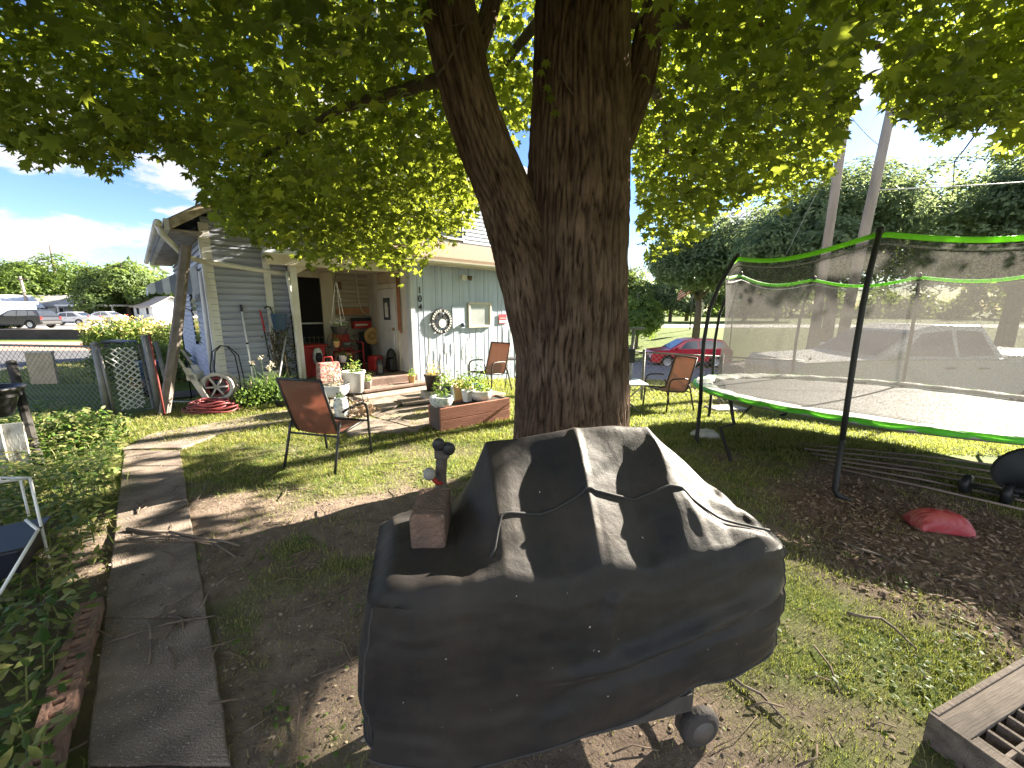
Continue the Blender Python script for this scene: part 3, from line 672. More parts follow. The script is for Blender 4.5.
m = MB(); m.b2((.14,.10,.19), (1.12,.46,.21)); m.b2((.14,.06,.16),(1.12,.085,.235)); m.build('bottom_shelf', CART, grill)
BRK = M('red_brick', (.19,.095,.072), .95, .3, 18, .7, 90, col2=(.115,.068,.055))
m = MB()
for q, r in ((.13,.0),(1.14,.0)):
    pass
for side in (0, 1):
    m = MB(); rot = Matrix.Rotation(PI/2, 3, 'X')
    y = .06 if side == 0 else .46
    m.lathe([(.012,-.027),(.06,-.027),(.074,-.02),(.08,-.01),(.08,.01),(.074,.02),(.06,.027),(.012,.027)], 28, (1.16,y,.08), rot)
    w = m.build('wheel', M('worn_rubber', (.045,.04,.038), .85, .2, 20, .3), grill, smooth=False, bevel=.003)
    m = MB(); m.lathe([(.0,-.034),(.02,-.036),(.025,-.029),(.045,-.031),(.052,-.026),(.052,.026),(.0,.034)], 24, (1.16,y,.08), rot, cap=False); m.build('hub', M('grey_plastic', (.10,.09,.085), .6), w, smooth=True)
m = MB(); m.tube([(1.16,.03,.08),(1.16,.5,.08)], .01, 8); m.build('axle', CART, grill)

# cored paver standing under the grill's front edge
def cored(name, loc, rz, label, cat='brick', group=None, L_=.30, W_=.09, H_=.065, n=5, tilt=(0,0), hole=.5, mat=BRK):
    """a brick pierced by a row of square cores"""
    m = MB(); xs = np.linspace(-L_/2, L_/2, n+1); pw = L_/n*(1-hole)/2+.0
    m.b2((-L_/2,-W_/2,0), (L_/2,-W_/2+W_*(1-hole)/2,H_)); m.b2((-L_/2,W_/2-W_*(1-hole)/2,0), (L_/2,W_/2,H_))
    yy = W_/2-W_*(1-hole)/2
    edges = [-L_/2]
    for i in range(n): edges += [xs[i]+pw, xs[i+1]-pw]
    edges.append(L_/2)
    for i in range(0, len(edges), 2): m.b2((edges[i],-yy,0.0006), (edges[i+1],yy,H_-.0006))
    o = m.build(name, mat, bevel=.002); o.location = loc; o.rotation_euler = (tilt[0], tilt[1], rz); return tag(o, label, cat, group)
q = D(618,742,1.11); cored('cored_brick', (.10,.985,.055), GA+.06, 'dusty brick strip with a row of square holes lying beneath the covered grill', L_=.46, W_=.07, H_=.10, n=6, tilt=(PI/2*.85,0))

# brick paver resting on the left shelf of the grill
m = MB(); m.box((0,0,.058), (.112,.21,.116)); o = m.build('paver_brick', M('weathered_paver', (.185,.115,.09), .95, .25, 14, .8, 70, col2=(.12,.082,.068)), bevel=.009)
gp = lambda l, d, z: GF+Matrix.Rotation(GA, 3, 'Z') @ Vector((l, d, z))
o.location = gp(.195, .30, .885); o.rotation_euler = (.03, -.02, R(3)); tag(o, 'brown weathered paver block weighing down the left shelf of the grill cover', 'brick')
# the small valve thing behind it
fx = thing('tap_stand', 'rusty metal post with round dark knobs standing just behind the grill cover', 'garden tap', (-.52, 2.75, 0)); fx.scale = (.85,.85,.86)
RUST = M('rusty_iron', (.10,.085,.075), .8, .35, 30, .4)
m = MB(); m.tube([(.0,0,0),(.0,0,.55),(.02,0,.74)], .05, 10); m.box((.02,0,.76), (.12,.10,.12)); m.build('post', RUST, fx, bevel=.006)
for dx, dz in ((.0,.83),(.085,.79)):
    m = MB(); m.lathe([(.018,-.02),(.018,-.03),(.038,-.03),(.052,-.015),(.052,.015),(.038,.03),(0,.03)], 18, (dx,-.05,dz), Matrix.Rotation(PI/2, 3, 'X'), cap=False); m.build('knob', M('dark_iron', (.03,.03,.03), .5), fx, smooth=True)
m = MB(); m.lathe([(0,-.05),(.03,-.045),(.05,-.02),(.05,.02),(.03,.045),(0,.05)], 16, (-.07,-.12,.60), cap=False); m.build('cap', M('grey_cap', (.33,.31,.29), .6), fx, smooth=True)
m = MB(); m.tube([(-.05,-.10,.56),(-.02,-.07,.50),(.02,-.02,.48)], .02, 8); m.build('red_valve', M('red_plastic', (.35,.03,.025), .5), fx, smooth=True)

# ================================================================== sling chairs
BLKM = M('black_frame', (.022,.021,.022), .45, .1); BRNM = M('brown_frame', (.06,.045,.037), .5, .1)
SLING1 = M('rust_sling', (.20,.085,.055), .75, .1, 60, alpha=.86, transl=.3, tcol=(.35,.13,.08)); SLING2 = M('tan_sling', (.44,.26,.20), .8, .1, 60, transl=.25, tcol=(.5,.28,.2))
def sling_chair(label, loc, rz, fm, sm, group=None, slope=0.):
    """patio chair facing local -y: bent tube side frames with arms, one sling for seat and back"""
    t = thing('sling_chair', label, 'chair', loc, rz, group)
    for s in (-1, 1):
        x = .31*s
        m = MB(); m.tube([(x,-.28,0),(x,-.26,.30),(x,-.255,.52),(x,-.23,.595),(x,-.17,.625),(x,-.05,.625),(x,.10,.615),(x,.16,.60)], .0145, 10); m.build('armrest', fm, t, smooth=True)
        m = MB(); m.tube([(x*1.02,.36,0),(x,.30,.2),(x*.98,.24,.42),(x*.96,.2,.5)], .0145, 10); m.build('leg', fm, t, smooth=True)
        m = MB(); m.tube([(x*.84,-.26,.405),(x*.84,-.1,.39),(x*.84,.1,.365),(x*.84,.17,.37),(x*.84,.215,.43),(x*.84,.30,.70),(x*.84,.385,.965)], .014, 10); m.build('side_rail', fm, t, smooth=True)
    P = []
    for y, z in ((-.27,.40),(-.2,.392),(-.1,.372),(0,.358),(.1,.352),(.165,.362),(.205,.41),(.25,.54),(.30,.69),(.345,.83),(.39,.965)):
        P.append([(x, y+.016*(1-(x/.26)**2), z-.012*(1-(x/.26)**2)) for x in np.linspace(-.258,.258,9)])
    m = MB(); m.grid(P); m.build('sling', sm, t, smooth=True, solid=.004)
    m = MB(); m.tube([(-.262,.386,.968),(.262,.386,.968)], .015, 10); m.build('top_rail', fm, t, smooth=True)
    for y, z in ((-.255,.40),(.25,.36)):
        m = MB(); m.tube([(-.305,y,z),(.305,y,z)], .012, 8); m.build('stretcher', fm, t, smooth=True)
    return t
def face(dx, dy): return math.atan2(dy, dx)+PI/2      # turn local -y towards (dx, dy)
sling_chair('rust brown mesh patio chair with black frame seen from behind, on the lawn', (-2.02,4.28,0), face(.26,.965), BLKM, SLING1)
c2 = G(489,393); sling_chair('tan sling patio chair beside the potted plants near the pale blue wall', (c2.x,c2.y,0.0), face(-.62,-.78), BRNM, SLING2)
c3 = G(666,409); sling_chair('tan sling patio chair on the bright grass left of the trampoline', (c3.x,c3.y,c3.z), face(-.93,-.36), BRNM, SLING2)
st = thing('side_table', 'small round black metal side table next to the chair by the house wall', 'table', (c2.x+.42,c2.y+.45,0))
m = MB(); m.lathe([(0,.60),(.2,.60),(.215,.61),(.215,.622),(0,.63)], 24, cap=False); m.build('tabletop', BLKM, st)
for k in range(3):
    a = k*2*PI/3; m = MB(); m.tube([(.19*math.cos(a),.19*math.sin(a),0),(.10*math.cos(a),.10*math.sin(a),.3),(.17*math.cos(a),.17*math.sin(a),.605)], .009, 8); m.build('leg', BLKM, st, smooth=True)

# ================================================================== trampoline
TC = Vector((4.55, 4.8, tz(4.55,4.8)))
tr = thing('trampoline', 'large round trampoline with safety net, lime green trim and black bowed poles', 'trampoline', TC)
tr.rotation_mode = 'QUATERNION'; tr.rotation_quaternion = Quaternion(Vector((-.8,.6,0)), R(2.6))
RH, RR = .72, 2.1
PH = [R(q) for q in (221,176,123,80,41,-4,-49,-94)]
TBLK = M('pole_foam', (.018,.018,.019), .6, .1); GAL = M('galvanised', (.32,.32,.33), .45, .1, metal=.6)
LIME = M('lime_vinyl', (.10,.52,.03), .5, .15, 5, .2, 14, transl=.3, tcol=(.2,.7,.05)); LIMET = M('lime_trim', (.25,.75,.04), .5, .1, transl=.35, tcol=(.4,.85,.05))
m = MB(); m.tube([(RR*math.cos(a),RR*math.sin(a),RH-.035) for a in np.linspace(0,2*PI,97)[:-1]], .024, 10, closed=True); m.build('frame_ring', GAL, tr, smooth=True)
MATM = bpy.data.materials.new('jump_mat'); MATM.use_nodes = True; bb = MATM.node_tree.nodes['Principled BSDF']; bb.inputs['Base Color'].default_value = (.10,.10,.105,1); bb.inputs['Roughness'].default_value = .6; bb.inputs['Specular IOR Level'].default_value = .25
mt = MATM.node_tree; tcx = mt.nodes.new('ShaderNodeTexCoord'); nn = mt.nodes.new('ShaderNodeTexNoise'); nn.inputs['Scale'].default_value = 5; nn.inputs['Detail'].default_value = 8; mpx = mt.nodes.new('ShaderNodeMapping'); mpx.inputs['Scale'].default_value = (.5,3,1); mpx.inputs['Rotation'].default_value = (0,0,.8); mt.links.new(tcx.outputs['Object'], mpx.inputs[0]); mt.links.new(mpx.outputs[0], nn.inputs['Vector'])
crx = mt.nodes.new('ShaderNodeValToRGB'); crx.color_ramp.elements[0].position = .4; crx.color_ramp.elements[0].color = (.085,.085,.087,1); crx.color_ramp.elements[1].position = .66; crx.color_ramp.elements[1].color = (.15,.148,.145,1); mt.links.new(nn.outputs['Fac'], crx.inputs[0]); mt.links.new(crx.outputs[0], bb.inputs['Base Color'])
m = MB(); m.grid([[(r*math.cos(a),r*math.sin(a),RH-.05-.05*(1-(r/1.95)**2)) for a in np.linspace(0,2*PI,73)] for r in (0.02,.5,1,1.4,1.75,1.9)]); m.build('jump_mat', MATM, tr, smooth=True)
# padding ring: flat top coloured pale for sun glare, bright green skirt
m = MB(); m.grid([[((r+.012*math.sin(a*23))*math.cos(a),(r+.012*math.sin(a*23))*math.sin(a),RH+z+.008*math.sin(a*31+r*9)) for a in np.linspace(0,2*PI,145)] for r, z in ((1.88,-.035),(1.91,.0),(2.0,.012),(2.10,.004))]); m.build('pad', M('glare_pad', (.40,.42,.39), .7, .12, 9, .3, 12, col2=(.30,.50,.28), c2amt=.36), tr, smooth=True)
m = MB(); m.grid([[((RR+.03+o+.010*math.sin(a*37+z*20))*math.cos(a),(RR+.03+o+.010*math.sin(a*37+z*20))*math.sin(a),RH+z+(.012*math.sin(a*19) if z < -.05 else 0)) for a in np.linspace(0,2*PI,193)] for z, o in ((.006,-.03),(-.01,-.002),(-.02,.004),(-.042,-.001))]); m.build('pad_skirt', LIME, tr, smooth=True)
POLETOP = 1.66
def polepts(a):
    c, s = math.cos(a), math.sin(a); pr = ((.0,2.17),(.5,2.165),(.9,2.19),(1.3,2.20),(1.7,2.17),(2.0,2.08),(2.2,1.98),(2.33,1.92))
    return [(r*c, r*s, z) for z, r in pr]
for a in PH:
    m = MB(); m.tube(polepts(a)[1:], .023, 10); p = m.build('pole', TBLK, tr, smooth=True)
    c, s = math.cos(a), math.sin(a)
    m = MB(); m.lathe([(0,-.03),(.028,-.03),(.034,0),(.028,.025),(0,.035)], 12, (1.90*c,1.90*s,2.345), cap=False); m.build('pole_cap', BLKM, p, smooth=True)
for k, a in enumerate(PH):
    c, s = math.cos(a), math.sin(a); tq = (-s, c)
    m = MB(); m.tube([(2.17*c,2.17*s,.52),(2.17*c,2.17*s,.06),(2.16*c+.03*tq[0],2.16*s+.03*tq[1],.01),(2.15*c+.12*tq[0],2.15*s+.12*tq[1],-.015)], .024, 10); m.build('leg', TBLK, tr, smooth=True)
for k in (1, 3, 5, 7):       # the slanting pair of each leg frame
    a = PH[k]+.24
    m = MB(); m.tube([(2.1*math.cos(a),2.1*math.sin(a),RH-.05),(2.13*math.cos(a+.06),2.13*math.sin(a+.06),.42),(2.16*math.cos(a-.02),2.16*math.sin(a-.02),.33),(2.2*math.cos(a+.10),2.2*math.sin(a+.10),.02)], .02, 8); m.build('brace', TBLK, tr, smooth=True)
# the net and its trim hang from the pole tops and sag between them
def span(a):
    ds = sorted((p-a) % (2*PI) for p in PH); up_ = ds[0]; dn = min((a-p) % (2*PI) for p in PH); return up_/(up_+dn+1e-9)
def topz(a):
    return 2.33-.11*math.sin(span(a)*PI)
def topr(a):
    return 1.90-.05*math.sin(span(a)*PI)
NET = bpy.data.materials.new('safety_net'); NET.use_nodes = True; nt = NET.node_tree; N = nt.nodes; L = nt.links; b = N['Principled BSDF']; b.inputs['Base Color'].default_value = (.06,.059,.058,1); b.inputs['Roughness'].default_value = .8
tc = N.new('ShaderNodeTexCoord'); wnoise = N.new('ShaderNodeTexNoise'); wnoise.inputs['Scale'].default_value = 75; wnoise.inputs['Detail'].default_value = 3; L.new(tc.outputs['Object'], wnoise.inputs['Vector'])
mr = N.new('ShaderNodeMapRange'); mr.inputs['From Min'].default_value = .33; mr.inputs['From Max'].default_value = .67; mr.inputs['To Min'].default_value = .40; mr.inputs['To Max'].default_value = .76; L.new(wnoise.outputs['Fac'], mr.inputs[0])
tl = N.new('ShaderNodeBsdfTranslucent'); tl.inputs['Color'].default_value = (.07,.067,.064,1); mxx = N.new('ShaderNodeMixShader'); mxx.inputs[0].default_value = .5; L.new(b.outputs[0], mxx.inputs[1]); L.new(tl.outputs[0], mxx.inputs[2])
tp = N.new('ShaderNodeBsdfTransparent'); m2 = N.new('ShaderNodeMixShader'); L.new(mr.outputs[0], m2.inputs[0]); L.new(tp.outputs[0], m2.inputs[1]); L.new(mxx.outputs[0], m2.inputs[2]); L.new(m2.outputs[0], N['Material Output'].inputs['Surface'])
AN = np.linspace(0, 2*PI, 161)
m = MB(); P = []
for f in np.linspace(0, 1, 15):
    P.append([((1.86+(topr(a)-1.86)*f-.05*math.sin(f*PI))*math.cos(a), (1.86+(topr(a)-1.86)*f-.05*math.sin(f*PI))*math.sin(a), RH-.03+(topz(a)-.05-RH+.03)*f) for a in AN])
m.grid(P); m.build('net', NET, tr, smooth=True, fix=False)
m = MB(); m.grid([[((topr(a)+o)*math.cos(a),(topr(a)+o)*math.sin(a),topz(a)+z) for a in AN] for z, o in ((-.038,.0),(-.022,.010),(0,.010),(.008,0),(0,-.010),(-.035,-.010))]); m.build('net_trim', LIMET, tr, smooth=True)
m = MB(); m.tube([(topr(a)*math.cos(a)*.985,topr(a)*math.sin(a)*.985,topz(a)-.085) for a in AN[:-1]], .009, 6, closed=True); m.build('net_cord', M('white_cord', (.7,.7,.68), .7), tr, smooth=True)
# ================================================================== the house
HA = Vector((-2.15, 8.7, 0)); HR = R(43)
house = thing('house', 'weathered house with grey siding, pale blue board wall and porch behind the maple', 'house', HA, HR)
HM = Matrix.Rotation(HR, 4, 'Z'); HM.translation = HA
def hw(x, y, z=0): return HM @ Vector((x, y, z))
def paint(name, col, dirt, streak=(1,1,1), amt=.5, rough=.75, scale=3, bump=.15):
    return M(name, col, rough, .1, scale, bump, 50, col2=dirt, c2amt=amt, stretch=streak)
SIDG = paint('grey_siding', (.36,.38,.475), (.285,.30,.375), (.3,1,3), .42); SIDT = paint('tan_siding', (.42,.385,.33), (.31,.28,.24), (.3,1,3), .42)
BLUEW = paint('pale_blue_boards', (.44,.50,.61), (.365,.41,.50), (5,5,.5), .42, scale=2); WHT = paint('white_trim', (.66,.65,.63), (.46,.43,.40), (1,1,.4), .40)
CREAM = paint('cream_trim', (.60,.55,.46), (.42,.36,.29), (1,1,.4), .40); DOORM = paint('door_paint', (.64,.63,.61), (.52,.50,.47), (1,1,.6), .38)
SHING = M('tan_shingles', (.165,.12,.082), .95, .25, 30, .5, 60); SHINGD = M('grey_shingles', (.20,.20,.205), .95, .25, 30, .5, 60)
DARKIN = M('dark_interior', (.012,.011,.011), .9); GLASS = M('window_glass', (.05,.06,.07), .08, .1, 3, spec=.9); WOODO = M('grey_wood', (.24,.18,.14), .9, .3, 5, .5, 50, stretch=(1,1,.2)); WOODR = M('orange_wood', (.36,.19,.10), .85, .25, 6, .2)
BLKP = M('black_plastic', (.018,.018,.02), .45); REDP = M('red_plastic_b', (.42,.03,.03), .5); DECKM = M('deck_boards', (.20,.135,.11), .9, .3, 6, .4, 40)
def lap(name, mat, O, U, length, z0, z1, nrm, holes=(), step=.105, topf=None):
    """lap siding: each board leans out at its lower edge; holes = (s0, s1, z0, z1)"""
    O = Vector(O); U = Vector(U); nrm = Vector(nrm); m = MB(); z = z0
    while z < z1-.005:
        zt = min(z+step, z1); segs = [(0, length)]
        if topf: segs = [topf(z)] if topf(z) else []
        for a, b_, c, d in holes:
            if zt > c and z < d:
                segs = [q for s0, s1 in segs for q in ((s0, min(s1, a)), (max(s0, b_), s1)) if q[1]-q[0] > .01]
        for s0, s1 in segs:
            hh = zt-z; pr = ((0,.0),(0,.036),(.60,.030),(.72,.008),(1.0,.004)); P_ = [(O+U*s0+Vector((0,0,z+hh*f))+nrm*q, O+U*s1+Vector((0,0,z+hh*f))+nrm*q) for f, q in pr]
            for (a0_, b0_), (a1_, b1_) in zip(P_[:-1], P_[1:]): m.quad(a0_, b0_, b1_, a1_)
        z += step
    return m.build(name, mat, house, fix=False)
# solid cores behind the cladding
m = MB(); m.b2((-3.36,.72,-.4), (-2.2,7,3.0)); m.b2((0.02,.02,-.6), (6,7,2.74)); m.build('wall', M('wall_core', (.3,.3,.3)), house)
m = MB(); m.b2((-2.2,2.16,-.4), (-.0,7,2.9)); m.build('wall', M('wall_core'  , (.3,.3,.3)), house)
m = MB(); m.b2((-3.42,.66,-.5), (-2.16,.72,.16)); m.b2((-3.42,.72,-.5), (-3.36,7,.16)); m.build('foundation', M('block_foundation', (.30,.28,.26), .95, .25, 8, .5), house)
lap('siding', SIDG, (-3.38,.70,0), (1,0,0), 1.20, .16, 2.72, (0,-1,0))
lap('siding', SIDG, (-3.38,7,0), (0,-1,0), 6.3, .16, 2.84, (-1,0,0), holes=((3.4,4.4,.95,2.1),))
lap('siding', SIDT, (-2.2,2.14,0), (1,0,0), 2.2, .28, 2.6, (0,-1,0), holes=((.16,1.06,.2,2.42),))
lap('siding', SIDG, (-2.18,.72,0), (0,1,0), 1.42, .28, 2.6, (1,0,0))
# gable over the left part
gl = lambda z: (max(0, (z-3.08)/.665), min(4.0, 2.14+(4.5-z)/.64)) if z < 4.45 else None
lap('gable_siding', SIDG, (-3.38,.70,0), (1,0,0), 4.3, 2.73, 4.5, (0,-1,0), topf=gl)
m = MB()
for pts in (((-3.78,2.90),(-1.2,4.64),(-1.2,4.74),(-3.82,3.00)), ((-1.2,4.64),(.9,3.3),(.96,3.38),(-1.2,4.74))):
    m.prism(pts, .36, 7.2, lambda x, z, y: (x, y, z))
m.build('roof', SHINGD, house)
m = MB()
for a, c in (((-3.80,2.87),(-1.2,4.60)),((-1.2,4.60),(.86,3.29))): m.prism((a, c, (c[0],c[1]+.15), (a[0],a[1]+.15)), .30, .345, lambda x, z, y: (x, y, z-.03))
m.build('rake_board', paint('aged_rake', (.42,.35,.27), (.22,.18,.14), (1,1,1), .45, scale=9), house)
m = MB(); m.b2((-3.86,.345,2.84), (-3.80,7.2,3.00)); m.build('fascia', WHT, house)
m = MB(); m.prism(((-3.80,2.84),(-3.40,2.84),(-3.40,2.86),(-3.80,2.86)), .36, 7.1, lambda x, z, y: (x, y, z)); m.build('soffit', paint('soffit_paint', (.34,.31,.27), (.20,.17,.15), (1,1,1), .5, scale=6), house)
m = MB(); m.tube([(-3.93,.33,2.92),(-3.93,7.2,2.92)], .055, 10); m.build('gutter', WHT, house, smooth=True)
m = MB(); m.tube([(-3.93,.42,2.90),(-3.9,.40,2.78),(-3.66,.58,2.50),(-3.46,.62,2.44),(-3.0,.64,2.39),(-2.35,.66,2.32),(-2.12,.68,2.30)], .042, 10); m.build('downspout', WHT, house, smooth=True)
m = MB(); m.b2((-3.415,.665,.16), (-3.28,.69,3.05)); m.b2((-3.43,.69,.16),(-3.40,.82,2.83)); m.build('corner_board', WHT, house)
m = MB(); m.b2((-2.56,.645,.16), (-2.45,.675,2.66)); m.build('corner_board', WHT, house)
# porch roof, fascia and post
m = MB(); m.prism(((.40,2.62),(2.2,2.95),(2.2,3.0),(.40,2.68)), -2.55, .05, lambda y, z, x: (x, y, z)); m.build('porch_roof', SHING, house)
m = MB(); m.b2((-2.55,.385,2.44), (0,.42,2.66)); m.b2((-2.55,.43,2.50),(-.03,2.1,2.53)); m.build('porch_fascia', CREAM, house)
m = MB(); m.b2((-2.60,.30,2.62), (-1.9,.40,2.69)); m.build('gutter', M('pale_gutter', (.60,.66,.74), .5), house, bevel=.01)
m = MB(); m.b2((-2.17,.50,.02), (-2.05,.62,2.46)); m.build('porch_post', WHT, house, bevel=.006)
m = MB(); m.tube([(-2.22,.50,2.34),(-2.20,.46,2.0),(-2.17,.45,1.0),(-2.16,.44,.1)], .032, 8); m.build('downspout', WHT, house, smooth=True)
m = MB(); m.prism(((-2.05,2.30),(-1.80,2.46),(-2.05,2.46)), .53, .57, lambda x, z, y: (x, y, z)); m.build('bracket', CREAM, house)
m = MB()
for k in range(14): m.b2((-2.2+.157*k+.004, -.12, .245), (-2.2+.157*(k+1)-.004, 2.14, .28))
m.b2((-2.2,-.14,.05), (-.0,-.12,.27)); m.build('porch_deck', DECKM, house)
m = MB(); m.b2((-1.35,-.50,.10), (.06,-.13,.145)); m.b2((-1.3,-.47,-.1),(.02,-.44,.10)); m.build('step', DECKM, house, bevel=.006)
m = MB(); m.b2((-1.55,-.86,-.02), (.05,-.50,.075)); m.build('step', M('step_stone', (.30,.24,.19), .95, .25, 6, .4), house, bevel=.012)
# dark doorway with screen door in the porch back wall
dw = M('screen_frame', (.62,.62,.60), .6)
m = MB(); m.b2((-2.03,2.10,.28), (-1.15,2.128,2.36)); d1 = m.build('screen_door', DARKIN, house)
m = MB(); m.b2((-2.03,2.075,1.33), (-1.15,2.097,1.365)); m.build('crossbar', dw, d1)
m = MB()
for i in range(9): m.b2((-1.98+.1*i,2.08,.34), (-1.97+.1*i,2.088,1.05))
for i in range(7): m.b2((-2.0,2.072,.36+.11*i), (-1.16,2.079,.368+.11*i))
m.build('pet_grille', M('grille_wire', (.16,.16,.16), .5), d1)
m = MB(); m.b2((-1.14,2.07,.28), (-.86,2.12,2.46)); m.b2((-2.17,2.07,.28),(-2.05,2.12,2.46)); m.b2((-2.17,2.065,2.37),(-.86,2.115,2.5)); m.build('door_casing', CREAM, house, bevel=.004)
m = MB(); m.b2((-.82,2.085,1.52), (-.02,2.115,1.70)); m.build('ledger_board', WOODR, house, bevel=.004)
# door wall of the wing (faces the porch)
m = MB(); m.b2((-.02,.02,.2), (.0,2.1,2.62)); m.build('wall', paint('cream_wall', (.60,.56,.50), (.46,.41,.35), (1,1,.5), .42), house)
m = MB(); m.b2((-.07,.62,.29), (-.03,1.42,2.12)); dr_ = m.build('door', DOORM, house, bevel=.004)
m = MB()
for z0, z1 in ((.38,.62),(.72,1.15)):
    for y0, y1 in ((.70,.98),(1.06,1.34)): m.b2((-.082,y0,z0), (-.068,y1,z1))
m.build('door_panel', DOORM, dr_, bevel=.006)
m = MB(); m.b2((-.08,.84,1.42), (-.068,1.16,1.92)); m.build('glass', GLASS, dr_)
m = MB(); m.b2((-.088,.92,1.48), (-.082,1.08,1.72)); m.lathe([(0,-.01),(.06,-.01),(.06,.0),(0,.0)], 14, (-.084,1.0,1.76), Matrix.Rotation(PI/2,3,'Y'), cap=False); m.build('paper_notice', M('paper', (.62,.62,.6), .8), dr_)
m = MB(); m.lathe([(0,0),(.03,.0),(.035,.03),(.02,.05),(0,.055)], 14, (-.07,.70,1.22), Matrix.Rotation(-PI/2,3,'Y'), cap=False); m.build('door_knob', M('brass', (.35,.25,.12), .35, metal=.8), dr_, smooth=True)
m = MB(); m.b2((-.06,1.43,.28), (-.02,1.53,2.22)); m.b2((-.06,.51,.28),(-.02,.61,2.22)); m.b2((-.062,.51,2.13),(-.018,1.53,2.24)); m.build('door_casing', CREAM, house, bevel=.004)
m = MB(); m.b2((-.05,.62,2.25), (-.022,1.45,2.58)); m.build('transom_board', paint('tan_board', (.50,.43,.33), (.38,.31,.23), (1,1,1), .42), house)
for q, y in enumerate((.40,.46)):
    m = MB(); m.tube([(-.07,y,1.15+.05*q),(-.06,y+.02,2.45)], .022, 8); m.build('wooden_rod', M('redwood_rod', (.28,.12,.07), .7, .2), house, smooth=True)
# pale blue wall: upright boards of uneven width, pale sunlight streaks painted on low down
m = MB(); x = 0; k = 0
while x < 6:
    w = random.choice((.135,.15,.165,.18)); m.b2((x+.003, -.012-.004*(k % 3), -.25), (min(x+w-.003, 6), .018, 2.70)); x += w; k += 1
m.build('board_wall', BLUEW, house, bevel=.002)
m = MB(); m.b2((-.035,-.04,-.2), (.065,-.017,2.68)); m.b2((-.055,-.017,-.2),(-.025,.10,2.68)); m.build('corner_board', paint('blue_trim', (.44,.465,.51), (.36,.38,.42), (1,1,.4), .4), house)
STRK = M('sun_streak_paint', (.62,.62,.60), .9, .1, 20)  # streaks of sunlight put into the colour, paler than the boards
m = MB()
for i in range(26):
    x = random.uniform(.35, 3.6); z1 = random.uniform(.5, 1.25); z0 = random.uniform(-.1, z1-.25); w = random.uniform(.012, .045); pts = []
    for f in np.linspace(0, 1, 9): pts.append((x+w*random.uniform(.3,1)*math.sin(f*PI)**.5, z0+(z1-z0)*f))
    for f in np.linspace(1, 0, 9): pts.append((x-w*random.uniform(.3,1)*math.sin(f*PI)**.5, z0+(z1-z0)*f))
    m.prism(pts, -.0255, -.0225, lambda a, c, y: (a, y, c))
m.build('painted_sun_streaks', STRK, house)
# lean-to roof, gutter, upper storey
m = MB(); m.prism(((-.30,2.70),(1.7,3.42),(1.7,3.47),(-.30,2.76)), -.25, 6.3, lambda y, z, x: (x, y, z)); m.build('lean_to_roof', SHING, house)
m = MB(); m.b2((-.25,-.29,2.58), (6.3,-.26,2.70)); m.build('fascia', CREAM, house)
m = MB(); m.prism([(-.31+.06*math.cos(a)-.04, 2.68+.07*math.sin(a)) for a in np.linspace(PI, 2*PI, 9)], -.28, 6.3, lambda y, z, x: (x, y, z)); m.build('gutter', paint('beige_gutter', (.58,.54,.47), (.44,.40,.34), (1,1,1), .4), house, smooth=False)
lap('siding', paint('upper_siding', (.52,.57,.64), (.44,.48,.53), (.3,1,3), .4), (-1.2,1.72,0), (1,0,0), 7.2, 3.40, 5.6, (0,-1,0), holes=((2.85,3.85,3.55,4.9),))
m = MB(); m.b2((-1.18,1.74,3.0), (6,7,5.6)); m.build('wall', M('wall_core', (.3,.3,.3)), house)
m = MB(); m.prism(((1.3,5.5),(4.4,7.3),(7.5,5.5),(7.5,5.62),(4.4,7.42),(1.3,5.62)), -1.5, 6.3, lambda y, z, x: (x, y, z)); m.build('roof', SHINGD, house)
def window(x0, x1, z0, z1, y, fr, pane, nm=(0,-1), bars=1):
    """double-hung window in a wall facing -y"""
    w = .055; m = MB(); m.b2((x0-w,y-.045,z0-w), (x1+w,y-.008,z0)); m.b2((x0-w,y-.045,z1), (x1+w,y-.008,z1+w)); m.b2((x0-w,y-.043,z0+.001), (x0,y-.01,z1-.001)); m.b2((x1,y-.043,z0+.001), (x1+w,y-.01,z1-.001))
    o = m.build('window', fr, house, bevel=.003)
    m = MB(); m.b2((x0,y-.016,z0), (x1,y-.012,z1)); m.build('pane', pane, o)
    if bars: m = MB(); m.b2((x0,y-.035,(z0+z1)/2-.02), (x1,y-.018,(z0+z1)/2+.02)); m.build('sash_rail', fr, o)
    return o
window(1.7, 2.6, 3.6, 4.85, 1.70, WHT, GLASS)
SHADE = M('drawn_blind', (.34,.36,.36), .25, .25, 2.2, spec=.8)
window(1.53, 2.13, 1.28, 1.78, -.022, paint('window_beige', (.56,.52,.45), (.44,.40,.34), (1,1,1), .4), SHADE, bars=0)
m = MB(); m.b2((1.02,-.045,1.22), (1.36,-.0245,1.74)); m.build('meter_panel', BLUEW, house, bevel=.004)
m = MB(); m.lathe([(0,0),(.045,.0),(.05,.03),(.03,.06),(0,.065)], 14, (1.30,-.045,1.30), Matrix.Rotation(PI/2,3,'X'), cap=False); m.build('wall_tap', M('dark_blue', (.05,.07,.11), .5), house, smooth=True)
def text(s, size, mat, parent, loc, rot, name='lettering', ext=.004):
    c = bpy.data.curves.new('t', 'FONT'); c.body = s; c.size = size; c.extrude = ext; c.align_x = 'CENTER'; c.align_y = 'CENTER'
    t = bpy.data.objects.new('t', c); COL.objects.link(t); dg = bpy.context.evaluated_depsgraph_get(); me = bpy.data.meshes.new_from_object(t.evaluated_get(dg))
    bpy.data.objects.remove(t); o = bpy.data.objects.new(name, me); COL.objects.link(o); me.materials.clear(); me.materials.append(mat); o.location = loc; o.rotation_euler = rot
    if parent: o.parent = parent
    return o
for ch, z in (('1',2.06),('0',1.88),('4',1.70)): text(ch, .20, BLKM, house, (.20,-.032,z), (PI/2,0,0), 'house_number', .006)
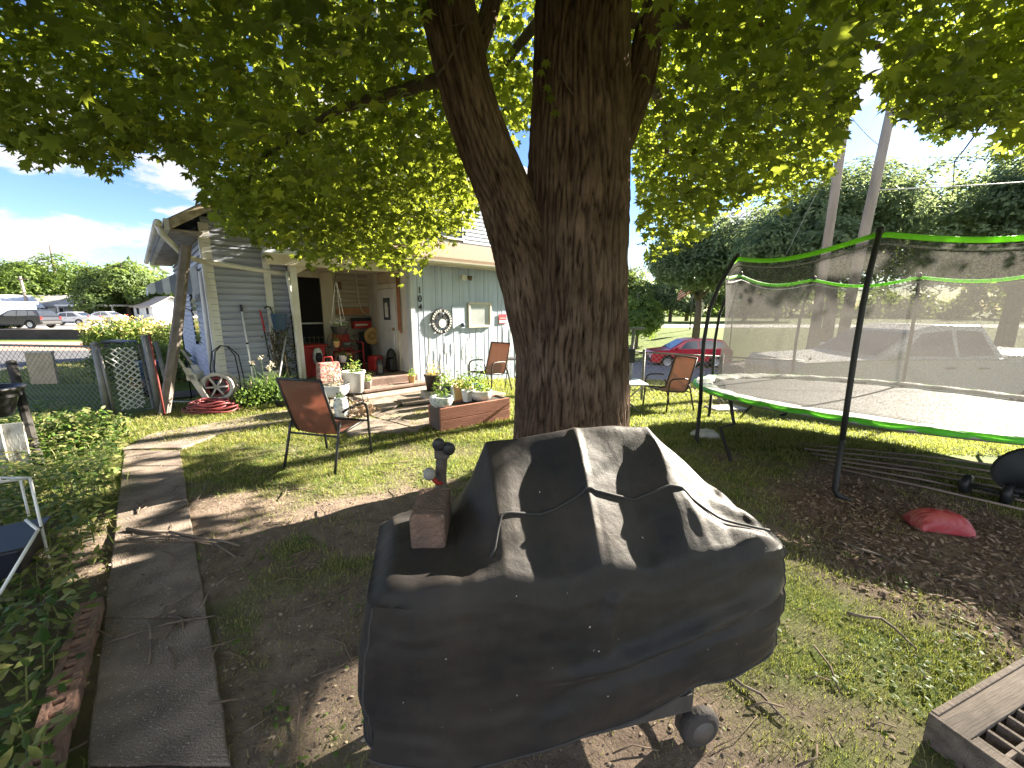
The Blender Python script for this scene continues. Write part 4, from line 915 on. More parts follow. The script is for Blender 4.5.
# twin-headed lamp under the gutter
lm = MB(); lm.b2((1.30,-.06,2.36), (1.46,-.024,2.46)); lp = lm.build('wall_lamp', WHT, house, bevel=.006)
for dx, mt_ in ((-.07,WHT),(.10,M('bronze', (.10,.06,.04), .5))):
    m = MB(); m.lathe([(.02,0),(.035,.03),(.06,.13),(.05,.125),(0,.08)], 16, (1.38+dx*.4,-.06,2.40), Matrix.Rotation(PI/2+.3,3,'X') @ Matrix.Rotation(dx*6,3,'Y'), cap=False); m.build('lamp_head', mt_, lp, smooth=True)
# striped metal awning over the side window
m = MB(); z0, z1 = 2.16, 1.86
for k in range(9):
    y0 = 1.5+k*.155
    m.add([(-3.42,y0,2.44),(-3.42,y0+.075,2.44),(-4.12,y0+.075,2.06),(-4.12,y0,2.06),(-4.13,y0,1.94),(-4.13,y0+.037,1.905),(-4.13,y0+.075,1.94)], [(0,1,2,3),(3,2,6,5,4)])
aw = m.build('awning', M('awning_white', (.60,.64,.68), .5), house, solid=.006)
m = MB()
for k in range(9):
    y0 = 1.5+.0775+k*.155
    m.add([(-3.42,y0,2.435),(-3.42,y0+.075,2.435),(-4.115,y0+.075,2.055),(-4.115,y0,2.055),(-4.125,y0,1.94),(-4.125,y0+.037,1.905),(-4.125,y0+.075,1.94)], [(0,1,2,3),(3,2,6,5,4)])
m.build('awning_stripe', M('awning_blue', (.22,.26,.32), .5), aw, solid=.006)
for c_ in (0, 1):                                                    # striped end panel with a scalloped hem
    m = MB()
    for k in range(c_, 7, 2):
        x0 = -3.43-.1*k; x1 = x0-.1; zt0 = 2.445-.54*(-3.42-x0); zt1 = 2.445-.54*(-3.42-x1); m.prism(((x0,zt0),(x1,zt1),(x1,1.96),(x1+.025,1.92),(x0-.025,1.92),(x0,1.96)), 1.485, 1.498, lambda x, z, y: (x, y, z))
    m.build('awning_end', MATS['awning_blue' if c_ else 'awning_white'], aw)
m = MB(); m.b2((-3.40,2.6,.97), (-3.385,3.6,1.88)); m.build('window', GLASS, house)
m = MB(); m.tube([(-3.43,1.0,2.3),(-3.44,1.05,1.2),(-3.47,1.0,.1)], .04, 8); m.build('downspout', WHT, house, smooth=True)
# white flex looping down the porch wall
m = MB(); m.tube([(-.30,2.08,2.5),(-.28,2.06,1.9),(-.22,2.05,1.62),(-.08,2.04,1.50),(-.05,1.9,1.6)], .012, 6); m.build('cable', WHT, house, smooth=True)
m = MB(); m.b2((-.80,2.07,2.12), (-.66,2.115,2.30)); m.build('meter_box', M('brown_box', (.16,.11,.08), .7), house, bevel=.006)

# ------------------------------------------------------------------ things hung on or leaning on the house
def hang(name, label, cat, x, y, z, rz=0, group=None): return thing(name, label, cat, hw(x,y,z), HR+rz, group)
wr = hang('wall_plaque', 'round black openwork metal plaque with pale centre on the pale blue wall', 'wall plaque', .72, -.05, 1.40)
RX = Matrix.Rotation(PI/2, 3, 'X')
m = MB(); m.lathe([(.20,-.01),(.275,-.01),(.285,0),(.275,.012),(.20,.012)], 40, (0,0,0), RX, cap=False); m.build('ring', BLKM, wr)
m = MB()
for k in range(26):
    a = 2*PI*k/26
    if k % 7 == 6: continue
    m.box((.238*math.cos(a),-.016,.238*math.sin(a)), (.036,.006,.05), Matrix.Rotation(-a+PI/2,3,'Y'))
m.build('ring_pattern', M('plaque_pale', (.50,.50,.48), .6), wr)
m = MB(); m.lathe([(0,.0),(.10,.0),(.10,.012),(0,.012)], 24, (.015,0,-.05), RX, cap=False); m.build('centre_disc', M('plaque_pale', (.5,.5,.48), .6), wr)
for dx, dz, r in ((-.13,.09,.07),(.10,.10,.075),(-.14,-.07,.06),(.14,-.06,.06),(-.02,.14,.05)):
    m = MB(); m.lathe([(0,-.004),(r,-.004),(r*.9,.008),(0,.008)], 7, (dx,0,dz), RX, cap=False); m.build('leaf_ornament', BLKM, wr)
sg = hang('warning_sign', 'small red and white warning sign on the pale blue wall beside the trunk', 'sign', 2.58, -.032, 1.42)
m = MB(); m.b2((-.13,-.004,-.12), (.13,.004,.12)); m.build('sign_plate', M('sign_red', (.50,.03,.05), .5), sg)
m = MB(); m.b2((-.115,-.008,-.10), (.115,-.0045,-.03)); m.b2((-.11,-.008,.015),(.11,-.0045,.028)); m.build('sign_text_band', M('paper', (.62,.62,.6), .8), sg)
# straw hat, red box, hose and garments by the door
STRAW = M('straw', (.50,.32,.13), .85, .2, 30, .3)
ht = hang('straw_hat', 'round tan straw hat hanging on the porch wall by the white door', 'hat', -.13, 1.75, 1.02)
m = MB(); m.lathe([(0,-.10),(.06,-.105),(.095,-.08),(.105,-.01),(.17,0),(.21,.02),(.212,.026),(.17,.008),(.1,.0)], 28, (0,0,0), Matrix.Rotation(PI/2+.0,3,'X') @ Matrix.Rotation(.0,3,'Y'), cap=False); m.build('hat_body', STRAW, ht, smooth=True)
m = MB(); m.lathe([(.1055,-.035),(.1075,-.035),(.1095,-.008),(.1075,-.008)], 28, (0,0,0), RX, cap=False); m.build('hat_band', M('brown_band', (.14,.07,.035), .8), ht, smooth=True)
rb = hang('mail_box', 'red and black box with white stripe mounted on the porch wall above the hat', 'letter box', -.28, 2.0, 1.36)
m = MB(); m.b2((-.22,-.08,-.16), (.22,.08,.02)); m.build('box_body', REDP, rb, bevel=.01)
m = MB(); m.b2((-.23,-.09,.02), (.23,.085,.10)); m.build('box_lid', BLKP, rb, bevel=.012)
m = MB(); m.b2((-.18,-.084,-.09), (.12,-.0805,-.05)); m.build('stripe', M('paper', (.6,.6,.6), .8), rb)
# clothes hanging below the hat
m = MB(); m.grid([[(x*.30+.03*math.sin(z*4+x*9), -.04*math.sin(x*8)-.05, -z) for z in np.linspace(0,.75,9)] for x in np.linspace(-.5,.5,9)])
o = m.build('dark_coat', M('dark_cloth', (.03,.028,.03), .9), None, smooth=True, solid=.02); o.location = hw(-.30,1.9,1.12); o.rotation_euler = (0,0,HR); tag(o, 'dark coat hanging on the porch wall below the straw hat', 'coat')
# red plastic chair on the porch
RCH = M('dusty_red_plastic', (.36,.035,.04), .5, .15)
rc = hang('plastic_chair', 'dusty red moulded plastic armchair standing on the porch', 'chair', -.85, 1.45, .28, R(10))
m = MB(); m.grid([[(x, y, .42+.02*(x/.2)**2) for x in np.linspace(-.22,.22,5)] for y in np.linspace(-.22,.20,5)]); m.build('seat', RCH, rc, smooth=True, solid=.015)
m = MB(); m.grid([[(x*(1-.12*t), .20+.14*t-.03*(x/.22)**2, .42+.44*t-.05*t*(x/.22)**2) for x in np.linspace(-.22,.22,7)] for t in np.linspace(0.0,1,6)]); m.build('backrest', RCH, rc, smooth=True, solid=.015)
for sx in (-1,1):
    m = MB(); m.tube([(.25*sx,-.22,.0),(.25*sx,-.2,.42),(.26*sx,-.2,.62),(.26*sx,.0,.64),(.24*sx,.22,.66)], .02, 8); m.build('armrest', RCH, rc, smooth=True)
    m = MB(); m.tube([(.25*sx,.27,0),(.23*sx,.2,.44)], .024, 8); m.build('leg', RCH, rc, smooth=True)
# red bin, patterned bag, stools on the porch
bn = hang('storage_bin', 'bright red bin with a black and white bundle before the dark doorway', 'bin', -1.75, 1.15, .28)
m = MB(); m.prism(((-.24,-.2),(.24,-.2),(.24,.2),(-.24,.2)), 0, .62, lambda x, y, z: (x*(.85+.24*z), y*(.85+.24*z), z)); m.build('bin_body', REDP, bn, bevel=.02)
m = MB(); m.b2((-.29,-.25,.62), (.29,.25,.66)); m.build('bin_rim', REDP, bn, bevel=.015)
m = MB(); m.lathe([(0,-.17),(.08,-.16),(.10,-.05),(.085,.08),(.05,.15),(0,.16)], 16, (.05,-.28,.45), cap=False); m.build('bundle', M('paper', (.6,.6,.6), .8), bn, smooth=True)
m = MB(); m.lathe([(0,-.13),(.05,-.12),(.07,-.03),(.05,.08),(0,.09)], 12, (.05,-.345,.43), cap=False); m.build('bundle_patch', BLKP, bn, smooth=True)
pb = hang('shopping_bag', 'red and white patterned bag standing at the foot of the white porch post', 'bag', -1.72, .25, .28); pb.scale = (.85,.85,.85)
PAT = M('red_white_pattern', (.42,.36,.32), .8, .1, 22, col2=(.25,.06,.05), c2amt=.5)
m = MB(); m.prism(((-.24,-.14),(.24,-.14),(.24,.14),(-.24,.14)), 0, .44, lambda x, y, z: (x*(1+.1*math.sin(z*9)), y*(1-.4*z), z)); m.build('bag_body', PAT, pb, bevel=.02)
for s in (-1,1):
    m = MB(); m.tube([(-.1,.05*s,.43),(-.08,.05*s,.56),(.08,.05*s,.56),(.1,.05*s,.43)], .009, 6); m.build('handle', REDP, pb, smooth=True)
tb = hang('stool', 'small round brown stool with wire legs beside the red porch chair', 'stool', -1.15, .95, .28)
m = MB(); m.lathe([(0,.40),(.17,.40),(.185,.42),(.17,.45),(0,.455)], 20, cap=False); m.build('seat', WOODR, tb, smooth=True)
for k in range(4):
    a = PI/4+k*PI/2; m = MB(); m.tube([(.19*math.cos(a),.19*math.sin(a),0),(.12*math.cos(a),.12*math.sin(a),.41)], .01, 6); m.build('leg', BLKM, tb, smooth=True)
m = MB(); m.box((0,0,.16), (.2,.25,.32)); m.lathe([(0,.32),(.12,.32),(.06,.52),(0,.53)], 12, cap=False)
o = m.build('black_sack', M('black_bag', (.012,.012,.013), .5, .2, 9, .5, 12), None, bevel=.05); o.location = hw(-.25,.55,.28); o.rotation_euler = (0,0,HR); tag(o, 'black sack slumped on the porch floor beside the white door', 'sack')
m = MB(); m.b2((-.13,-.13,0),(.13,.13,.34)); o = m.build('red_can', REDP, None, bevel=.04); o.location = hw(-.42,1.0,.28); o.rotation_euler = (0,0,HR+.3); tag(o, 'red can on the porch floor under the straw hat', 'can')
# wire plant rack with a hanging basket
def leafy(name, mat, parent, c, r, n, size, flat=.8, tm=None, up=.5):
    q = unit(n)*np.array([r, r, r*flat])*rng.uniform(.3,1,(n,1))+np.array(c); q[:,2] = np.maximum(q[:,2], c[2]-r*.35)
    V, T = scatter(tm or tmpl_oval(.5), q, unit(n)*.8+np.array([0,0,up]), rng.uniform(.6,1.2,n)*size); return fast(name, V, T, mat, parent)
PLG = leafmat('pot_green', (.05,.10,.02), (.16,.26,.05), (.35,.5,.08), .35); PLY = leafmat('yellow_bloom', (.45,.38,.10), (.62,.55,.25), (.6,.5,.15), .3); PLW = leafmat('pale_bloom', (.5,.42,.36), (.68,.62,.52), (.6,.5,.3), .3); PLD = leafmat('dark_green', (.02,.045,.015), (.06,.11,.03), (.15,.3,.05), .3)
hb = hang('hanging_basket', 'dark hanging basket of pale yellow flowers hung on cords from the porch', 'hanging basket', -1.38, .42, 1.17)
m = MB(); m.lathe([(0,-.02),(.13,0),(.17,.15),(.175,.16),(.15,.15),(0,.12)], 20, cap=False); m.build('basket', BLKP, hb, smooth=True)
for k in range(3):
    a = k*2*PI/3+.4; m = MB(); m.tube([(.165*math.cos(a),.165*math.sin(a),.15),(.02*math.cos(a),.02*math.sin(a),.98),(0,0,1.02)], .005, 5); m.build('cord', WHT, hb)
m = MB(); m.tube([(0,0,1.0),(0,.0,1.12),(.06,.02,1.2),(.0,.0,1.27)], .006, 6); m.build('hook', BLKM, hb, smooth=True)
leafy('flowers', PLW, hb, (0,0,.2), .16, 90, .06, .6)
leafy('foliage', PLG, hb, (0,0,.17), .17, 60, .06, .4)

# tools along the grey wall
def tool(name, label, cat, x, y, z, x2, y2, z2, r, mat, head=None, grp=None):
    t = thing(name, label, cat, hw(x,y,z), HR); m = MB(); m.tube([(0,0,0),(x2-x,y2-y,z2-z)], r, 8); m.build('handle', mat, t, smooth=True)
    return t
ALU = M('white_pole', (.66,.66,.66), .4)
t = tool('scrub_mop', 'long white pole mop with a red and white head leaning on the grey siding', 'mop', -2.93,.44,.12, -2.96,.64,1.62, .016, ALU)
for f in (.36,.62): 
    m = MB(); m.tube([(-.03*f,.2*f,1.5*f),(-.03*(f+.02),.2*(f+.02),1.5*(f+.02))], .022, 8); m.build('pole_joint', BLKP, t)
m = MB(); m.tube([(-.03,.2,1.5),(-.031,.21,1.62)], .02, 8); m.build('grip', BLKP, t)
m = MB(); m.b2((-.14,-.06,-.06), (.14,.06,.02)); m.build('mop_head', M('paper', (.6,.6,.6), .8), t, bevel=.02)
m = MB(); m.prism(((-.10,.02),(.10,.02),(.03,.10),(-.03,.10)), -.05, .05, lambda x, z, y: (x, y, z)); m.build('mop_clamp', REDP, t, bevel=.01)
t = tool('push_broom', 'black and red handled broom leaning on the grey siding right of the white mop', 'broom', -2.62,.50,.52, -2.68,.64,1.64, .012, BLKM)
m = MB(); m.tube([(-.035,.08,.75),(-.06,.14,1.12)], .015, 8); m.build('grip', REDP, t)
m = MB(); m.b2((-.14,-.04,-.05), (.14,.04,.03)); m.build('broom_block', M('brush_pale', (.5,.45,.42), .8), t, bevel=.012)
m = MB(); m.b2((-.13,-.035,-.13), (.13,.035,-.051)); m.build('bristles', M('bristle_pink', (.42,.28,.26), .9), t)
t = tool('garden_rake', 'grey shafted rake leaning diagonally against the vine beside the porch', 'rake', -2.75,.02,.02, -2.28,.58,1.30, .015, M('grey_shaft', (.34,.33,.33), .6))
m = MB(); m.b2((-.18,-.02,0), (.18,.02,.03)); 
for k in range(9): m.b2((-.17+.042*k,-.06,-.01), (-.16+.042*k,-.015,.01))
m.build('rake_head', RUST, t)
t = tool('walking_cane', 'black crook handled hoe hung on the grey wall beside the blue bucket', 'hoe', -2.43,.58,.3, -2.50,.62,1.62, .013, BLKM)
m = MB(); m.tube([(-.07,.04,1.32),(-.09,.03,1.40),(-.14,.02,1.41),(-.19,.02,1.38)], .015, 8); m.build('crook', BLKM, t, smooth=True)
# black hose looped on the corner
m = MB()
for k in range(2):
    w = .17+.06*k; m.tube([(-w,0,-.75-.1*k),(-w*.98,-.02,-.35),(-w*.75,-.03,-.08),(-w*.2,-.02,.02),(w*.3,-.03,0),(w*.85,-.03,-.16),(w,-.02,-.5),(w*1.05,-.01,-.95-.1*k)], .010, 8)
o = m.build('rubber_hose', M('black_rubber', (.02,.02,.021), .5), None, smooth=True); o.location = hw(-3.30,.58,1.03); o.rotation_euler = (0,0,HR); tag(o, 'black rubber hose looped over a hook at the white house corner', 'hose')
# vine and blue bucket by the post
vn = hang('climbing_vine', 'dark twiggy vine climbing the wall left of the white porch post', 'vine', -2.42, .56, 0)
for k in range(9):
    m = MB(); x = random.uniform(-.14,.12); pts = [(x, 0, 0)]
    for z in np.linspace(.2, random.uniform(1.0,1.6), 7): pts.append((x+random.uniform(-.07,.07), random.uniform(-.06,.05), z))
    m.tube(pts, .008, 5); m.build('stem', LIMB, vn, smooth=True)
q = np.stack([rng.normal(0,.11,520), rng.uniform(-.14,.08,520), rng.uniform(.1,1.4,520)], 1); V, T = scatter(tmpl_oval(.6), q, unit(520), rng.uniform(.03,.065,520)); fast('foliage', V, T, leafmat('vine_leaf', (.03,.035,.022), (.12,.13,.07), (.1,.14,.04), .2), vn)
bk = hang('bucket', 'blue plastic bucket hung on the wall beside the white porch post', 'bucket', -2.44, .42, 1.30)
m = MB(); m.lathe([(0,0),(.10,0),(.13,.26),(.138,.265),(.138,.28),(.122,.28),(.09,.02),(0,.02)], 22, cap=False); m.build('bucket_body', M('blue_plastic', (.035,.075,.15), .45), bk, smooth=True)
m = MB(); m.tube([(-.13,0,.26),(-.08,0,.40),(.08,0,.40),(.13,0,.26)], .005, 6); m.build('bail', GAL, bk, smooth=True)
# hose reel cart
REELW = M('grubby_white', (.50,.48,.45), .6, .2, 5); REDH = M('red_hose', (.15,.028,.03), .5, .2)
hp = G(214,408)
rl = thing('hose_reel', 'grubby white hose reel cart with wheels leaning by the house corner', 'hose reel', (hp.x-.08, hp.y+.1, 0), HR-.35)
for y in (-.2,.2):
    m = MB(); m.prism(((.0,.0),(.09,.02),(-.20,.72),(-.30,.72)), y-.02, y+.02, lambda x, z, yy: (x, yy, z)); m.build('side_frame', REELW, rl, bevel=.012)
for y in (-.14,.14):
    m = MB(); m.lathe([(.19,-.012),(.235,-.012),(.25,0),(.235,.012),(.19,.012),(.19,-.012)], 28, (.12,y,.36), RX, cap=False); [m.box((.12+.1*math.cos(q),y,.36+.1*math.sin(q)), (.2,.014,.03), Matrix.Rotation(-q,3,'Y')) for q in (0,PI/3,2*PI/3,PI,4*PI/3,5*PI/3)]; m.build('reel_flange', REELW, rl, smooth=True)
m = MB()
for k in range(6): m.tube([(.12+.15*math.cos(a),-.115+.045*k,.36+.15*math.sin(a)) for a in np.linspace(0,2*PI,25)[:-1]], .022, 8, closed=True)
m.build('wound_hose', REDH, rl, smooth=True)
for y in (-.25,.25):
    m = MB(); m.lathe([(0,-.03),(.09,-.03),(.10,-.02),(.10,.02),(.09,.03),(0,.03)], 22, (.02,y,.1), RX, cap=False); w = m.build('wheel', BLKP, rl, smooth=False)
    m = MB(); m.lathe([(0,-.034),(.05,-.036),(.05,.036),(0,.034)], 16, (.02,y,.1), RX, cap=False); m.build('hub', REELW, w)
m = MB(); m.tube([(-.25,-.2,.68),(-.37,-.2,.96),(-.40,-.15,1.0),(-.40,.15,1.0),(-.37,.2,.96),(-.25,.2,.68)], .02, 8); m.build('handle', REELW, rl, smooth=True)
m = MB(); m.b2((-.26,-.22,.50), (-.12,.22,.62)); m.build('tray', REELW, rl, bevel=.02)
# red hose heaped on the ground
m = MB(); hp2 = G(214,411); pts = []
for k in range(220):
    a = k*.22; r = .34-.0006*k+.05*math.sin(k*.31); pts.append((r*1.15*math.cos(a), r*.8*math.sin(a), .025+.0007*k+.012*math.sin(k*.9)))
m.tube(pts, .016, 7); o = m.build('red_hose', REDH, None, smooth=True); o.location = (hp2.x+.05,hp2.y-.1,.02); tag(o, 'dark red garden hose heaped in coils on the ground in front of the reel', 'hose')
m = MB(); c = G(180,398); m.b2((-.28,-.12,.03), (.28,.12,.055)); m.b2((-.28,-.13,.03),(.28,-.121,.11)); m.b2((-.28,.121,.03),(.28,.13,.11)); o = m.build('boot_tray', M('grey_tray', (.12,.12,.125), .6), None); o.location = (c.x,c.y,0); o.rotation_euler = (0,0,.7); tag(o, 'long grey plastic tray lying by the leaning timber post', 'tray')
m = MB()
pts = [(c.x-.35,c.y-.1,.06),(c.x-.25,c.y-.3,.04),(c.x+.1,c.y-.42,.03),(c.x+.5,c.y-.45,.03),(c.x+.9,c.y-.3,.03)]
m.tube([Vector(pts[0])+Vector((-.1,.2,.1))]+pts, .014, 7); o = m.build('grey_pipe', M('grey_pvc', (.42,.42,.42), .5), None, smooth=True); tag(o, 'pale grey pipe bent along the ground by the gate', 'pipe')
# leaning timber post and red pole
a, c = G(164,415), D(186,245,6.55); m = MB(); dv = (c-a).normalized(); m.tube([a-dv*.1, a.lerp(c,.5)+Vector((.03,0,0)), c], .075, 6); o = m.build('timber_post', M('silvered_timber', (.17,.145,.13), .95, .3, 9, .6, 60), None); tag(o, 'thick weathered timber leaning up to the corner of the house eaves', 'post')
a, c = G(165,417), D(149,334,6.1); m = MB(); m.tube([a, a.lerp(c,.5), c], .015, 8); o = m.build('red_pole', M('faded_red', (.17,.035,.03), .7), None, smooth=True); tag(o, 'faded red metal pole leaning by the leaning timber post', 'pole')
sh = G(158,412); m = MB(); m.tube([(0,0,0),(0,0,1.45),(.02,0,1.60),(.12,0,1.68),(.22,0,1.64),(.26,0,1.54)], .011, 8); o = m.build('shepherd_hook', BLKM, None, smooth=True); o.location = (sh.x-.15,sh.y+.9,0); tag(o, 'thin black crook topped garden hook standing beside the leaning timber', 'plant hook')

# ------------------------------------------------------------------ plants in front of the house
def clump(name, label, p, n, h, lean, w, mat, flowers=None):
    t = thing(name, label, 'plant', p); P = np.stack([rng.normal(0,.14,n), rng.normal(0,.12,n), np.zeros(n)], 1)
    V, T = blades(P, rng.uniform(.6,1.1,n)*h, lean, w, .8); fast('foliage', V, T, mat, t)
    if flowers:
        m = MB(); tips = []
        for k in range(flowers):
            x, y = random.uniform(-.25,.25), random.uniform(-.2,.2); z = h*random.uniform(.95,1.3); m.tube([(x*.5,y*.5,0),(x,y,z)], .004, 5); tips.append((x,y,z))
        m.build('stem', PLG_, t); q = np.repeat(np.array(tips), 8, 0)+rng.normal(0,.02,(flowers*8,3)); V, T = scatter(tmpl_oval(.5), q, unit(len(q)), .05); fast('flowers', V, T, PLW, t)
    return t
PLG_ = M('stem_green', (.10,.16,.05), .7)
STRAP = leafmat('strap_leaves', (.05,.10,.03), (.15,.23,.07), (.3,.45,.1), .35)
a = hw(-2.75,.22); clump('daylily', 'clump of long strap leaves with cream flowers in front of the vine', (a.x,a.y,0), 210, .66, .85, .012, STRAP, 5)
a = hw(-2.35,.12); clump('daylily', 'lower clump of arching green leaves at the foot of the white porch post', (a.x,a.y,0), 170, .5, 1.0, .012, STRAP)
bt = thing('leafy_shrub', 'low dark green leafy shrub spreading beside the red hose', 'shrub', tuple(G(252,408))); leafy('foliage', PLG, bt, (0,.1,.16), .36, 700, .06, .6)
pp = thing('potted_plant', 'black pot with drooping pale weeds on the lawn under the strap leaved plant', 'potted plant', tuple(G(285,408)), 0, None)
m = MB(); m.lathe([(0,0),(.11,0),(.15,.15),(.155,.16),(.13,.15),(0,.13)], 18, cap=False); m.build('pot', BLKP, pp, smooth=True); leafy('foliage', STRAP, pp, (0,0,.2), .16, 80, .08)

POTS = {'bowl': [(0,0),(.09,0),(.15,.05),(.175,.11),(.165,.155),(.172,.165),(.155,.165),(.14,.13),(0,.13)], 'tall': [(0,0),(.095,0),(.125,.22),(.135,.225),(.135,.25),(.118,.25),(.11,.21),(0,.21)], 'vase': [(0,0),(.07,0),(.10,.10),(.115,.22),(.085,.31),(.095,.34),(.08,.34),(.07,.3),(0,.3)]}
def potted(label, loc, kind, mat, plant, pn=70, sc=1., ph=.1, ps=.05, square=False, pr=.13, extra=None):
    t = thing('potted_plant', label, 'potted plant', loc, random.uniform(0,1))
    prof = [(r*sc, z*sc) for r, z in POTS[kind]]; m = MB(); m.lathe(prof, 4 if square else 22, cap=False); m.build('pot', mat, t, smooth=not square, bevel=.006 if square else 0)
    top = prof[-1][1]; m = MB(); m.lathe([(0,top-.005),(prof[-2][0]*.97,top-.004)], 16, cap=False); m.build('soil', M('potting_soil', (.035,.025,.02), .95), t)
    leafy('foliage', plant, t, (0,0,top+ph*.55), pr*1.1, int(pn*2.2), ps, 1.3*ph/pr)
    if extra: leafy('flowers', extra, t, (0,0,top+ph*.9), pr*.8, 28, .035, .6)
    return t
PB = G(441,433); PE = G(510,420); u_ = (PE-PB).normalized(); u_.z = 0; PA = math.atan2(u_.y, u_.x); n_ = Vector((-u_.y, u_.x, 0)); PL = (PE-PB).length
pbx = thing('planter_box', 'long low reddish timber planter box on the lawn with pots on its edge', 'planter', (PB.x,PB.y,0), PA)
RWOOD = M('red_timber', (.30,.125,.085), .85, .22, 5, .4, 40, stretch=(.3,3,3)); 
for z0, z1 in ((.0,.163),(.168,.335)):
    m = MB(); m.b2((0,0,z0), (PL,.04,z1)); m.build('front_board', RWOOD, pbx, bevel=.005)
m = MB(); m.b2((0,.34,0), (PL,.38,.33)); m.build('back_board', RWOOD, pbx, bevel=.005)
for x in (0.002, PL-.042): m = MB(); m.b2((x,.042,0), (x+.04,.338,.332)); m.build('end_board', M('shaded_timber', (.10,.075,.065), .9, .2, 6, .3), pbx, bevel=.005)  # end boards coloured darker for the shade on them
m = MB(); m.b2((.045,.042,.02), (PL-.045,.338,.31)); m.build('soil', M('potting_soil', (.035,.025,.02), .95), pbx)
def onbox(s, d, z=.335): p = Vector((PB.x,PB.y,0))+u_*s+n_*d; return (p.x, p.y, z)
CER = M('patterned_ceramic', (.60,.62,.62), .35, .1, 22, col2=(.25,.31,.36), c2amt=.45); CER2 = M('pale_ceramic', (.60,.58,.55), .4, .1, 12, col2=(.44,.43,.40), c2amt=.42); TERRA = M('yellow_terracotta', (.50,.33,.15), .7, .15, 6); DGRN = M('dark_green_glaze', (.035,.05,.045), .4); TEAL = M('teal_glaze', (.06,.12,.15), .3); CEMENT = M('cement', (.33,.31,.29), .95, .2, 9, .4); WPLAS = M('white_plastic', (.62,.62,.60), .5, .1)
potted('pale patterned bowl with leafy green seedlings on the left end of the planter box', onbox(.10,.16,.312), 'bowl', CER, PLG, 60, .95, .22, .05)
potted('pale patterned bowl of broad green leaves on the right half of the planter box', onbox(.78,.20,.312), 'bowl', CER2, PLG, 70, .95, .2, .055)
potted('square off-white pot with a small sprout in the middle of the planter box', onbox(.58,.27,.312), 'tall', WPLAS, PLG, 30, .7, .18, .045, True, .08)
def behind(u, v, d): p = G(u, v); q = D(u, 384, d); return Vector((q.x, d, 0))
q = behind(463,384,6.4); potted('yellow terracotta pot of pink and green foliage behind the planter box', (q.x,q.y,.12), 'tall', TERRA, PLG, 110, 1.25, .16, .05, pr=.18, extra=PLW)
m = MB(); m.b2((-.14,-.14,0), (.14,.14,.12)); o = m.build('pot_plinth', CEMENT, None, bevel=.01); o.location = q; tag(o, 'square grey block under the yellow terracotta pot', 'block')
q = behind(477,384,6.6); potted('tall teal glazed vase with wispy stems behind the planter box', (q.x,q.y,.0), 'vase', TEAL, PLD, 40, 1.25, .35, .04, pr=.1)
q = behind(447,384,6.7); potted('dark green glazed pot with a small leafy plant left of the yellow pot', (q.x,q.y,.0), 'vase', DGRN, PLG, 60, 1.15, .2, .05, pr=.12)
q = behind(433,384,7.2); m = MB(); m.b2((-.2,-.12,0), (.2,-.06,.2)); m.b2((-.2,.06,0),(.2,.12,.2)); m.b2((-.2,-.06,.001),(-.15,.06,.199)); m.b2((.15,-.06,.001),(.2,.06,.199)); m.b2((-.03,-.06,.001),(.03,.06,.199)); o = m.build('cinder_block', CEMENT, None); o.location = q; o.rotation_euler = (0,0,HR-.2); tag(o, 'grey hollow concrete block holding up a dark plant pot beside the steps', 'block')
potted('dark brown pot with yellow green foliage standing on the grey concrete block', (q.x,q.y,.2), 'tall', M('brown_pot', (.06,.045,.04), .5), PLY, 60, 1.2, .16, .05, extra=None)
# left of the steps
def stand(label, p, h, mat=BLKM, r=.14):
    t = thing('plant_stand', label, 'plant stand', p)
    for k in range(3): m = MB(); a = k*2*PI/3; m.tube([(r*1.15*math.cos(a),r*1.15*math.sin(a),0),(r*.8*math.cos(a),r*.8*math.sin(a),h)], .009, 6); m.build('leg', mat, t, smooth=True)
    m = MB(); m.tube([(r*math.cos(a),r*math.sin(a),h) for a in np.linspace(0,2*PI,21)[:-1]], .009, 6, closed=True); m.build('ring', mat, t, smooth=True)
q = behind(354,400,6.7); stand('black wire stand holding the tall white pot by the steps', q, .27); potted('tall white pot with a yellow flowering plant on a black wire stand', (q.x,q.y,.27), 'tall', WPLAS, PLG, 60, 1.45, .16, .05, extra=PLY)
q = behind(335,400,6.4); stand('low black stand holding the wide white pot near the porch', q, .25); potted('wide white pot of pale flowers on a low stand left of the tall white pot', (q.x,q.y,.25), 'bowl', WPLAS, PLW, 80, 1.25, .22, .05, pr=.15)
q = behind(339,410,5.9); potted('blue and white patterned ceramic pot on the ground below the white pots', (q.x,q.y,.03), 'vase', CER, PLD, 20, .95, .06, .04, pr=.08)
q = behind(361,402,6.1); dg = thing('dried_plant', 'heap of dried tan stalks and leaves on the ground beside the steps', 'dried plant', q)
leafy('stalks', leafmat('dried_leaf', (.22,.14,.09), (.42,.30,.20), (.3,.2,.1), .2), dg, (0,0,.12), .26, 170, .10, .6, tmpl_oval(.25))
m = MB(); pz = G(424,403); m.b2((-.42,-.28,0), (.42,.28,.012))
dm = m.build('door_mat', M('mat_brown', (.17,.13,.11), .95, .3, 30, .4), None); dm.location = (pz.x,pz.y,.055); dm.rotation_euler = (0,0,HR-.25); tag(dm, 'worn brown ribbed doormat on the slabs below the steps', 'doormat')
m = MB()
for k in range(9): m.b2((-.40,-.26+.06*k,.012), (.40,-.235+.06*k,.017))
m.build('rib', M('mat_rib', (.25,.20,.165), .95), dm)

